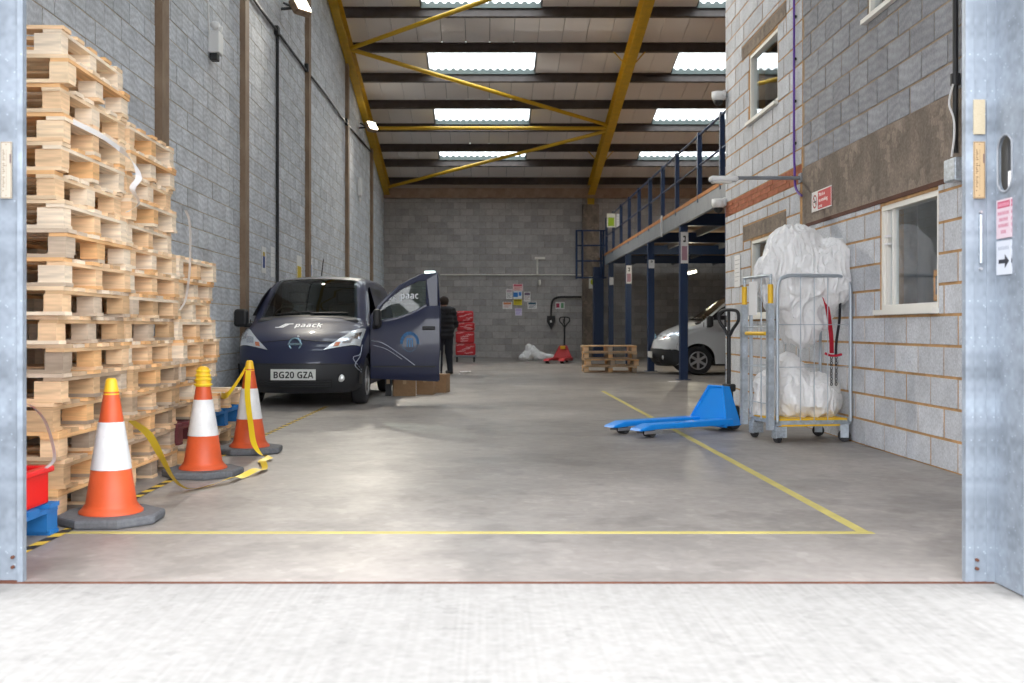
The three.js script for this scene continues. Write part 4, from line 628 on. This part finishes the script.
  if (doorOpen) {
    const hx = 1.02, hz = W(1.02, .8) + .01, sh = new THREE.Shape([[0, .34], [1.06, .30], [1.09, .75], [1.10, 1.2], [1.05, 1.79], [.80, 1.775], [.45, 1.62], [.2, 1.42], [.0, 1.2]].map(p => new THREE.Vector2(...p)));
    const wpts = [[.12, 1.13], [.4, 1.17], [.70, 1.26], [.88, 1.36], [.88, 1.70], [.74, 1.69], [.46, 1.57], [.2, 1.38], [.1, 1.24]]; sh.holes.push(new THREE.Path(wpts.map(p => new THREE.Vector2(...p))));
    const bend = (g, off = 0) => { const q = g.attributes.position; for (let i = 0; i < q.count; i++) { const y = q.getY(i); q.setZ(i, q.getZ(i) + off - .10 * Math.max(0, (y - .95) / .85) ** 1.5 - .03 * Math.max(0, (.8 - y) / .5) ** 2); } g.computeVertexNormals(); return g; };
    const d = new THREE.Group(); d.name = 'door'; van.add(d); d.position.set(hx, 0, hz); d.rotation.y = R(doorOpen); d.scale.x = .87;
    const ex = new THREE.ExtrudeGeometry(sh, { depth: .05, bevelEnabled: true, bevelSize: .012, bevelThickness: .012, bevelSegments: 2, curveSegments: 6 }).translate(0, 0, -.06);
    const skin = grid(22, 20, (u, v) => { const x = mix(.0, 1.09, u), y = mix(.335 - .03 * u, 1.14 + .22 * clamp((x - .2) / .7) ** 1.6 - .02, v); return V(x, y, .006 + .035 * Math.sin(v * Math.PI) ** .6); });
    part('door_panel', [bend(ex), bend(skin)], paint, d);
    part('pane', bend(new THREE.ShapeGeometry(new THREE.Shape(wpts.map(p => new THREE.Vector2(...p)))), -.03), M.tint, d);
    const logo = canvasTex(512, 160, (c, w, h) => { c.fillStyle = '#e6eaee'; c.save(); c.translate(70, 82); for (let i = 0; i < 4; i++) { c.save(); c.rotate(i * Math.PI / 2 + .2); c.beginPath(); c.moveTo(6, -10); c.lineTo(20, -52); c.lineTo(38, -52); c.lineTo(24, -10); c.fill(); c.restore(); } c.restore(); c.font = 'bold 104px sans-serif'; c.fillText('paac', 165, 112); c.clearRect(452, 0, 60, h); });
    part('window_lettering', bend(new THREE.PlaneGeometry(.64, .2).translate(.575, 1.475, -.012)), std(0xffffff, .5, { map: logo, transparent: true, side: THREE.DoubleSide }), d);
    const ring = canvasTex(256, 256, (c) => { c.lineWidth = 34; for (let i = 0; i < 18; i++) { c.strokeStyle = i % 2 ? '#1b6ea8' : '#1a5f96'; c.beginPath(); c.arc(128, 128, 96, Math.PI * (.95 + i * .061), Math.PI * (.95 + (i + 1) * .061)); c.stroke(); } c.strokeStyle = '#23597f'; c.lineWidth = 14; c.setLineDash([10, 8]); c.beginPath(); c.arc(128, 128, 92, 0, Math.PI); c.stroke(); c.setLineDash([]); c.fillStyle = '#1f78b4'; for (const x of [92, 122, 152]) c.fillRect(x, 86, 14, 88); c.fillRect(92, 84, 74, 14); });
    part('round_badge', new THREE.CircleGeometry(.17, 32).translate(.62, .83, .0445), std(0xffffff, .5, { map: ring, transparent: true }), d);
    const sw = std(lin(.45, .5, .6), .4); part('swoosh', [tube([V(.01, .86, .035), V(.2, .82, .047), V(.45, .68, .047), V(.7, .52, .045)], .006, 30, 5), tube([V(.01, .80, .035), V(.25, .74, .047), V(.5, .60, .047)], .004, 30, 5)], sw, d);
    part('door_handle', rbox(.2, .05, .03, .012, .92, 1.03, .05), M.black, d); part('rubbing_strip', rbox(1.0, .02, .015, .005, .53, .5, .036), M.darkPlastic, d);
    part('mirror', [rbox(.12, .26, .2, .05, .12, 1.16, .14), rbox(.1, .08, .1, .02, .08, 1.06, .04)], M.black, d);
    // lettering and stripes on the nose
    const hood = canvasTex(512, 96, (c, w, h) => { c.fillStyle = '#eef0f4'; for (const x of [30, 62]) { c.beginPath(); c.moveTo(x, 84); c.lineTo(x + 62, 22); c.lineTo(x + 90, 22); c.lineTo(x + 28, 84); c.fill(); c.fillRect(x + 58, 22, 52, 14); c.fillRect(x - 18, 70, 50, 14); } c.font = 'bold 88px sans-serif'; c.fillText('paack', 190, 80, 310); });
    part('bonnet_lettering', patch(5.5, 6.15, -.46, .46, .003, 24, 6), std(0xffffff, .5, { map: hood, transparent: true }), van);
    part('charge_port', new THREE.SphereGeometry(.016, 10, 8).translate(...bandOff(4.75, .02, .004).toArray()), M.white, van);
    const st = []; for (const [o, k] of [[0, 0], [.03, .25]]) st.push(tube([bandOff(4.3 + k, .99, .004), bandOff(3.2 + k, .985, .004), bandOff(2.5 + k * 2, .93 - o, .018), bandOff(1.9 + k, 1.0, .018)], .006, 24, 5)); part('nose_stripes', st, sw, van);
  }
  return van;
}
makeVan('van', 'navy blue delivery van with its passenger door open, parked along the side wall', M.navy, [-2.47, 0, -13.35], R(88.5), -88, 'BG20 GZA');
makeVan('van', 'white delivery van nosing out from under the mezzanine', M.whitePaint, [3.75, 0, -23.6], 0, 0, ' ');

// ------------------------------------------------------------------ pallet trucks
function palletTruck(label, paint, pos, turn, loop = 1) {
  const t = thing('pallet_truck', label, 'pallet truck', pos, turn);
  for (const s of [-1, 1]) { // forks point along +x
    const f = part('fork', [prism([[-.05, .07], [-.05, .13], [1.02, .125], [1.14, .09], [1.16, .07], [1.1, .065], [.95, .075]], .16, .012).translate(0, 0, s * .195)], paint, t);
    part('load_roller', cyl(V(.98, .04, s * .195 - .05), V(.98, .04, s * .195 + .05), .039, .039, 14), M.rubber, f); part('roller_frame', [rbox(.22, .03, .012, .004, .98, .05, s * .195 + .06), rbox(.22, .03, .012, .004, .98, .05, s * .195 - .06)], M.steel, f);
  }
  const n = (x, y, z) => V(x, y, z), tri = (...p) => p;
  { // wedge-shaped body, wide at the foot and narrow at the top
    const P = [n(.06, .06, -.275), n(.06, .06, .275), n(-.18, .06, .24), n(-.18, .06, -.24), n(-.07, .44, -.10), n(-.07, .44, .10), n(-.17, .44, .09), n(-.17, .44, -.09)];
    const F = [[0, 4, 5, 1], [1, 5, 6, 2], [2, 6, 7, 3], [3, 7, 4, 0], [4, 7, 6, 5], [0, 1, 2, 3]], pos = [], uv = [];
    for (const f of F) for (const i of [0, 1, 2, 0, 2, 3]) { const v = P[f[i]]; pos.push(v.x, v.y, v.z); uv.push(v.x + v.z, v.y); }
    const g = new THREE.BufferGeometry(); g.setAttribute('position', new THREE.Float32BufferAttribute(pos, 3)); g.setAttribute('uv', new THREE.Float32BufferAttribute(uv, 2)); g.computeVertexNormals();
    paint.side = THREE.DoubleSide; part('body', g, paint, t);
    part('edge_trim', [cyl(P[0], P[4], .012), cyl(P[1], P[5], .012), cyl(P[4], P[5], .012), cyl(P[0], P[1], .014)], paint, t);
  }
  part('pump', [cyl(V(-.26, .16, 0), V(-.24, .44, 0), .05, .045, 14), rbox(.14, .12, .2, .03, -.25, .18, 0), rbox(.1, .08, .12, .02, -.25, .42, 0)], M.black, t);
  for (const s of [-1, 1]) part('steer_wheel', cyl(V(-.25, .085, s * .03), V(-.25, .085, s * .09), .085, .085, 18), M.rubber, t);
  part('handle', [cyl(V(-.25, .4, 0), V(-.25, 1.0, 0), .022, .022, 12)], M.black, t);
  const h = [[0, .95], [-.06, 1.02], [-.13, 1.10], [-.135, 1.17], [-.1, 1.205], [0, 1.215], [.1, 1.205], [.135, 1.17], [.13, 1.10], [.06, 1.02]];
  part('grip_loop', [tube(h.map(p => V(-.25 - p[0] * 0, p[1], p[0])), .017, 60, 8, true), cyl(V(-.25, .95, 0), V(-.25, 1.2, 0), .016)], M.black, t).rotation.y = 0;
  part('control_lever', rbox(.02, .12, .025, .008, -.235, 1.1, .03), M.black, t);
  return t;
}
palletTruck('bright blue hand pallet truck standing on the yellow line by the film trolley', M.blueTruck, [2.27, 0, -10.5], R(212));
{ const t = palletTruck('red hand pallet truck by the end wall beneath the charging lead', M.redTruck, [2.3, 0, -31.2], R(254)); t.scale.setScalar(1.12); part('warning_sticker', bx(-.05, .012, .36, .44, -.06, .06), M.yellow, t); }

// ------------------------------------------------------------------ wheeled cage with plastic film
{
  const g = thing('roll_cage', 'galvanised wheeled roll cage with yellow handles against the office wall', 'roll cage', [2.9, 0, -9.62], R(9));
  const x0 = -.35, x1 = .35, z0 = -.29, z1 = .29, P = M.zinc; // local +z towards the doorway
  part('base_frame', [bx(x0, x1, .165, .20, z1 - .03, z1), bx(x0, x1, .165, .20, z0, z0 + .03), bx(x0, x0 + .03, .165, .2, z0, z1), bx(x1 - .03, x1, .165, .2, z0, z1)], P, g);
  part('platform', bx(x0 + .02, x1 - .02, .198, .215, z0 + .02, z1 - .02), M.yellow, g); part('kick_strip', bx(x0 + .02, x1 - .1, .148, .166, z1 - .022, z1 - .002), M.yellow, g);
  const hoop = (pts, r) => tube(pts, r, 90, 8, false, .15);
  const hp = (z, top) => [V(x0, .19, z), V(x0, .8, z), V(x0, top - .12, z), V(x0 + .03, top - .03, z), V(x0 + .12, top, z), V(0, top, z), V(x1 - .12, top, z), V(x1 - .03, top - .03, z), V(x1, top - .12, z), V(x1, .8, z), V(x1, .19, z)];
  part('hoop_frame', hoop(hp(z1, 1.5), .017), P, g); part('hoop_frame', hoop(hp(z0, 1.5), .015), P, g);
  for (const x of [-.13, .0, .13]) { part('wire', cyl(V(x, .2, z1), V(x, 1.5, z1), .004, .004, 6), P, g); part('wire', cyl(V(x, .2, z0), V(x, 1.5, z0), .004, .004, 6), P, g); }
  for (const y of [.68, 1.06]) { part('wire', cyl(V(x0, y, z1), V(x1, y, z1), .004, .004, 6), P, g); part('wire', cyl(V(x0, y, z0), V(x1, y, z0), .004, .004, 6), P, g); }
  // the folded gate at the open end
  for (const z of [z0 - .02, z1 - .02]) part('gate_post', bx(x0 - .09, x0 - .035, .12, 1.25, z - .02, z + .035), P, g);
  for (const z of [z0 - .01, z1 - .01]) { part('gate_handle', cyl(V(x0 - .06, 1.13, z), V(x0 - .06, 1.42, z), .024, .024, 12), M.yellow, g); part('gate_tube', cyl(V(x0 - .06, 1.4, z), V(x0 - .06, 1.5, z), .014, .014, 8), P, g); }
  part('gate_top', cyl(V(x0 - .06, 1.5, z0), V(x0 - .06, 1.5, z1), .014, .014, 8), P, g);
  part('gate_latch', cyl(V(x0 - .065, .98, z0 + .05), V(x0 - .065, .98, z1 - .1), .018, .018, 8), M.yellow, g);
  for (const y of [.35, .68, 1.04]) part('wire', cyl(V(x0 - .06, y, z0), V(x0 - .06, y, z1), .005, .005, 6), P, g);
  for (const z of [-.12, .08]) part('wire', cyl(V(x0 - .06, .2, z), V(x0 - .06, 1.5, z), .006, .006, 6), P, g);
  part('gate_label', bx(x0 - .07, x0 - .062, 1.15, 1.46, -.17, .0), M.white, g);
  for (const x of [x0 + .02, x1 - .04]) for (const z of [z0 + .04, z1 - .04]) {
    const c = new THREE.Group(); c.name = 'castor'; g.add(c); c.position.set(x, 0, z); c.rotation.y = x < 0 ? .1 : 1.2;
    part('tyre', cyl(V(-.016, .055, 0), V(.016, .055, 0), .055, .055, 16), M.rubber, c); part('fork', [bx(-.032, -.024, .04, .165, -.035, .035), bx(.024, .032, .04, .165, -.035, .035), bx(-.032, .032, .155, .167, -.04, .04)], P, c);
    if (x < 0) part('guard', [rbox(.1, .1, .012, .005, 0, .1, .06), rbox(.012, .1, .08, .005, .05, .1, .03), rbox(.012, .1, .08, .005, -.05, .1, .03)], P, c);
  }
  const strap = (pts, m, w, nm) => part(nm, ribbon(pts, w, V(.9, 0, -.3), 40), m, g), red = std(lin(.5, .01, .03), .6, { side: THREE.DoubleSide }), blk = std(lin(.02, .02, .025), .6, { side: THREE.DoubleSide });
  strap([V(.12, 1.38, .2), V(.17, 1.22, .2), V(.21, .95, .2), V(.215, .8, .2)], red, .055, 'red_strap'); strap([V(.16, 1.38, .18), V(.19, 1.2, .18), V(.2, 1.1, .18)], blk, .03, 'black_strap');
  strap([V(.3, 1.36, .2), V(.29, 1.1, .2), V(.26, .9, .2), V(.255, .78, .2)], blk, .035, 'black_strap'); part('strap_buckle', tube([V(.15, .8, .2), V(.2, .78, .21), V(.26, .78, .21), V(.31, .79, .2)], .012, 16, 6), red, g);
  for (const x of [.212, .258]) { const ch = []; for (let i = 0; i < 11; i++) ch.push(new THREE.TorusGeometry(.013, .004, 5, 10).rotateY(i % 2 ? 1.57 : .3).translate(x, .76 - i * .024, .2)); part('chain', ch, M.black, g); }
}
function filmBundle(name, label, balls, lo, hi, res, seedN, amp = .05, back = 0) {
  const f = (x, y, z) => {
    let d = 9; for (const [a, b, ra, rb] of balls) d = smin(d, capsule(x, y, z, a, b, ra, rb), .07);
    if (d > .3 || d < -.3) return d; const wx = x + .06 * vn3(x * 6, y * 6, z * 6, 40), wz = z + .06 * vn3(x * 6, y * 6, z * 6, 41), r1 = Math.abs(vn3(wx * 8, y * 5, wz * 8, seedN) - .5) * 2, r2 = Math.abs(vn3(wx * 24, y * 7, wz * 24, seedN + 1) - .5) * 2, r3 = Math.abs(vn3(wx * 55, y * 16, wz * 55, seedN + 2) - .5) * 2;
    return d + amp * (r1 - .4) + amp * .5 * (r2 - .4) + amp * .1 * r3;
  };
  return single(name, sdf(f, lo, hi, res).translate(0, 0, back), M.film, label, 'plastic film');
}
filmBundle('film_bundle', 'billowing bundle of clear white plastic film heaped over the top of the roll cage', [
  [[2.88, 1.72, -9.6], [3.0, 1.5, -9.58], .26, .30], [[2.70, 1.55, -9.6], [2.74, 1.3, -9.6], .18, .18], [[3.2, 1.68, -9.46], [3.21, 1.45, -9.46], .16, .18], [[2.95, 1.4, -9.6], [2.92, 1.02, -9.6], .25, .17], [[3.16, 1.4, -9.54], [3.02, 1.1, -9.56], .18, .12], [[2.7, 1.45, -9.6], [2.62, 1.42, -9.62], .08, .05]],
  [2.42, .7, -10.0], [3.31, 2.1, -9.22], 140, 3, .06, -.1);
filmBundle('film_bundle', 'bundle of crumpled white plastic film filling the bottom of the roll cage', [
  [[2.78, .64, -9.6], [2.8, .4, -9.6], .15, .22], [[2.82, .46, -9.6], [3.08, .40, -9.6], .23, .2], [[3.08, .38, -9.48], [3.13, .36, -9.62], .16, .17], [[2.62, .5, -9.7], [2.62, .25, -9.7], .09, .11], [[2.85, .36, -9.5], [2.95, .35, -9.5], .15, .14]],
  [2.44, .21, -9.98], [3.31, 1.0, -9.26], 130, 8, .05, -.08);
filmBundle('film_heap', 'heap of white plastic film lying on the floor beside the red pallet truck', [
  [[1.3, .18, -32.7], [1.45, .22, -32.7], .15, .2], [[1.35, .42, -32.7], [1.42, .36, -32.7], .09, .12], [[1.6, .16, -32.6], [2.2, .1, -32.4], .15, .05], [[1.15, .1, -32.6], [1.25, .1, -32.6], .1, .1]], [.9, 0, -33.1], [2.4, .62, -32.1], 60, 12, .06);

// ------------------------------------------------------------------ cartons, red parcels, person
function carton(label, x, z, w, h, d, turn, m = M.cardboard, y = 0) {
  const c = thing('carton', label, 'box', [x, y, z], turn);
  part('body', rbox(w, h, d, .006, 0, h / 2, 0), m, c); part('packing_tape', [bx(-.025, .025, h, h + .0015, -d / 2, d / 2), bx(-.025, .025, h * .7, h, d / 2, d / 2 + .0015)], std(lin(.52, .36, .2), .4), c);
  for (const s of [-1, 1]) part('flap', bx(s * .003, s * w / 2, h, h + .003, -d / 2, d / 2 - .002), m, c).position.y = .0005;
  return c;
}
carton('wide brown carton on the floor below the open van door', -1.25, -15.85, .34, .26, .3, R(8));
carton('brown carton just behind another below the open van door', -.93, -16.2, .26, .27, .3, R(-6));
carton('black carton in the shade beside the van sill', -1.49, -15.9, .09, .26, .3, R(3), M.black);
carton('separate brown carton standing clear of the van door', -.74, -16.7, .27, .29, .3, R(-10));
filmBundle('film_scrap', 'limp white plastic bag slumped behind the separate carton', [[[-1.12, .12, -17.2], [-.98, .14, -17.2], .1, .12], [[-1.0, .2, -17.2], [-1.0, .3, -17.2], .1, .06]], [-1.35, 0, -17.5], [-.75, .5, -16.95], 40, 21, .04);
{ // white sheet panel standing by the person
  const s = thing('foam_sheet', 'white foam sheet leaning upright beside the person', 'packaging', [-1.12, 0, -22.2], R(-12)); part('sheet', prism([[-.14, 0], [.14, 0], [.15, .55], [.1, .64], [-.06, .6], [-.15, .4]], .08, .02), M.white, s);
  single('paper_scrap', [grid(8, 8, (u, v) => V(mix(-.62, -.38, u) + .05 * v, .01 + .035 * vn3(u * 5, v * 5, 2, 6), mix(-24.2, -23.6, v)))], M.film, 'small white scrap of film on the floor behind the person', 'scrap');
  single('paper_scrap', [grid(8, 8, (u, v) => V(mix(-.6, -.32, u), .006 + .02 * vn3(u * 5, v * 5, 7, 6), mix(-23.0, -22.7, v)))], M.film, 'flat white scrap of film on the floor in front of the person', 'scrap');
}
{
  const d = thing('dolly', 'low grey wheeled dolly under the red parcels', 'dolly', [-.62, 0, -31.6]);
  part('deck', rbox(.66, .05, .5, .01, 0, .18, 0), M.greySteel, d); for (const x of [-.26, .26]) for (const z of [-.18, .18]) part('castor', [cyl(V(x - .02, .07, z), V(x + .02, .07, z), .07, .07, 14), rbox(.05, .08, .05, .01, x, .13, z)], M.rubber, d);
  const pr = s0 => print((c, w, h) => { fill(c, '#c01f2b', w, h); let q = s0; const r = () => (q = (q * 16807) % 2147483647) / 2147483647; c.strokeStyle = '#e9c9cc'; c.lineWidth = 4; for (let k = 0; k < 5; k++) { const x = r() * w * .6, y = h * (.15 + .18 * k); c.save(); c.translate(x, y); c.rotate(-.12); c.beginPath(); c.moveTo(0, 0); for (let i = 1; i < 9; i++) c.lineTo(i * 7, (i % 2 ? -9 : 4) * r()); c.stroke(); c.restore(); } }, 128, 96);
  [[0, .205, .6, .36, 0], [-.02, .572, .56, .36, .06], [.01, .94, .52, .26, -.05], [-.03, 1.207, .5, .34, .1]].forEach(([x, y, w, h, t], i) => {
    const b = thing('red_parcel', ['red printed parcel at the bottom of the wheeled pile', 'red printed parcel second from the bottom of the wheeled pile', 'thin red printed parcel third up the wheeled pile', 'red printed parcel on the very top of the wheeled pile'][i], 'parcel', [-.62 + x, y, -31.6], t);
    part('wrap', rbox(w, h, .46, .05, 0, h / 2, 0, 3), pr(17 + i * 31), b); part('strapping', [bx(-w * .22, -w * .18, h, h + .004, -.2, .2)], M.white, b);
  });
}
{ // person: back to us, looking into the van
  const p = thing('person', 'person in black padded jacket and dark trousers facing the van', 'person', [-.93, 0, -23.2], R(205));
  const J = (a, b, ra, rb) => [a, b, ra, rb], run = (bones, k, x, y, z) => { let d = 9; for (const b of bones) d = smin(d, capsule(x, y, z, ...b), k); return d; };
  // local +z is forward, +x the person's left
  const legs = [J([.1, .92, 0], [.11, .5, .03], .092, .062), J([.11, .5, .03], [.12, .09, -.02], .060, .042), J([-.1, .92, 0], [-.1, .5, -.02], .092, .062), J([-.1, .5, -.02], [-.1, .09, -.1], .06, .042)];
  const torso = [J([0, .95, 0], [0, 1.2, .0], .15, .15), J([0, 1.2, 0], [0, 1.38, -.01], .16, .13), J([-.13, 1.4, -.01], [.13, 1.4, -.01], .075, .075), J([0, 1.42, 0], [0, 1.53, .015], .055, .05)];
  const arm = s => [J([s * .19, 1.38, 0], [s * .25, 1.12, .02], .055, .045), J([s * .25, 1.12, .02], [s * .2, .93, .2], .043, .03)];
  const head = [J([0, 1.60, .02], [0, 1.64, .01], .085, .09), J([0, 1.54, .05], [0, 1.56, .05], .06, .06)];
  const fingers = s => { const o = [J([s * .2, .93, .2], [s * .19, .9, .27], .03, .034)]; for (let i = 0; i < 4; i++) { const x = s * (.165 + i * .017), l = [.06, .075, .07, .05][i]; o.push(J([x, .9, .28], [x, .885, .28 + l * .6], .009, .009), J([x, .885, .28 + l * .6], [x, .86, .28 + l], .009, .008)); } o.push(J([s * .165, .91, .24], [s * .14, .9, .3], .011, .009)); return o; };
  const face = (x, y, z) => { let d = run(head, .05, x, y, z); d = smin(d, capsule(x, y, z, [0, 1.62, .1], [0, 1.585, .118], .012, .016), .015); for (const s of [-1, 1]) { d = smin(d, capsule(x, y, z, [s * .092, 1.585, .01], [s * .095, 1.625, .0], .014, .016), .01); d = Math.max(d, -capsule(x, y, z, [s * .034, 1.62, .105], [s * .036, 1.62, .105], .012, .012)); } return Math.max(d, -capsule(x, y, z, [-.02, 1.548, .115], [.02, 1.548, .115], .005, .005)); };
  const skin = std(lin(.42, .22, .15), .6), cloth = std(lin(.012, .012, .016), .8), trous = std(lin(.014, .016, .026), .85), hairM = std(lin(.03, .018, .012), .7), shoe = std(lin(.02, .02, .022), .6);
  const bodyG = merge([sdf((x, y, z) => smin(run([...legs, ...torso, ...arm(1), ...arm(-1)], .05, x, y, z), 9, .01), [-.45, 0, -.35], [.45, 1.6, .45], 90), sdf(face, [-.16, 1.44, -.14], [.16, 1.78, .18], 64), ...[1, -1].map(s => sdf((x, y, z) => run(fingers(s), .012, x, y, z), [s > 0 ? .1 : -.28, .82, .15], [s > 0 ? .28 : -.1, .98, .4], 60))]);
  part('body', bodyG, skin, p);
  part('trousers', sdf((x, y, z) => Math.max(run(legs, .04, x, y, z) - .018 - .006 * vn3(x * 20, y * 14, z * 20, 5), y - 1.0, .075 - y), [-.3, 0, -.3], [.3, 1.05, .3], 80), trous, p);
  part('jacket', sdf((x, y, z) => { const ring = .010 * Math.cos(y * 62); let d = run([...torso.slice(0, 3), J([0, .86, 0], [0, 1.0, 0], .17, .16), J([0, 1.44, -.02], [0, 1.5, -.02], .06, .06), ...arm(1), ...arm(-1)], .06, x, y, z) - .042 + ring * .8; return Math.max(d, .80 - y, y - 1.515, capsule(x, y, z, [.2, .93, .2], [.18, .86, .32], .055, .06) * -1, capsule(x, y, z, [-.2, .93, .2], [-.18, .86, .32], .055, .06) * -1); }, [-.5, .7, -.4], [.5, 1.6, .5], 90), cloth, p);
  part('hood', sdf((x, y, z) => smin(capsule(x, y, z, [-.07, 1.43, -.13], [.07, 1.43, -.13], .06, .06), capsule(x, y, z, [0, 1.36, -.16], [0, 1.42, -.14], .05, .06), .05), [-.2, 1.25, -.3], [.2, 1.55, 0], 40), cloth, p);
  part('hair', sdf((x, y, z) => Math.max(run(head, .05, x, y, z) - .014 - .006 * vn3(x * 60, y * 60, z * 60, 9), 1.545 - y + Math.max(0, z - .0) * 1.1, z - .085 - (y > 1.69 ? .05 : 0)), [-.16, 1.44, -.14], [.16, 1.8, .18], 56), hairM, p);
  part('shoe', [rbox(.095, .085, .27, .035, .12, .045, .04, 3)], shoe, p); part('shoe', [rbox(.095, .085, .27, .035, -.1, .045, -.05, 3)], shoe, p);
}
// ------------------------------------------------------------------ small things under the mezzanine and on the floor
{
  const f = thing('tube_light', 'lit fluorescent batten hanging beneath the mezzanine', 'light', [5.15, 2.42, -26.5], R(0));
  part('batten', rbox(.45, .05, .08, .01, 0, .06, 0).rotateZ(R(12)), M.white, f); part('tube', cyl(V(-.21, -.035, 0), V(.21, .055, 0), .03, .03, 12), std(0xffffff, .5, { emissive: lin(1, .92, .62), emissiveIntensity: 2 }), f); part('hanger', cyl(V(0, .08, 0), V(0, .64, 0), .006, .006, 6), M.steel, f);
  const l = new THREE.PointLight(lin(1, .92, .7), .8, 0, 2); l.position.set(5.15, 2.33, -26.5); l.castShadow = true; scene.add(l);
  single('floor_disc', [lathe([[0, .003], [.13, .003], [.14, .001], [.14, 0]], 24).translate(3.62, 0, -20.0)], M.white, 'flat white paper disc on the floor by the mezzanine column', 'litter');
  single('deck_hanger', [bx(3.78, 3.815, 3.0, 3.46, -22.5, -22.47)], M.white, 'short white strip hanging off the mezzanine edge beam', 'strip');
}
renderer.render(scene, camera);
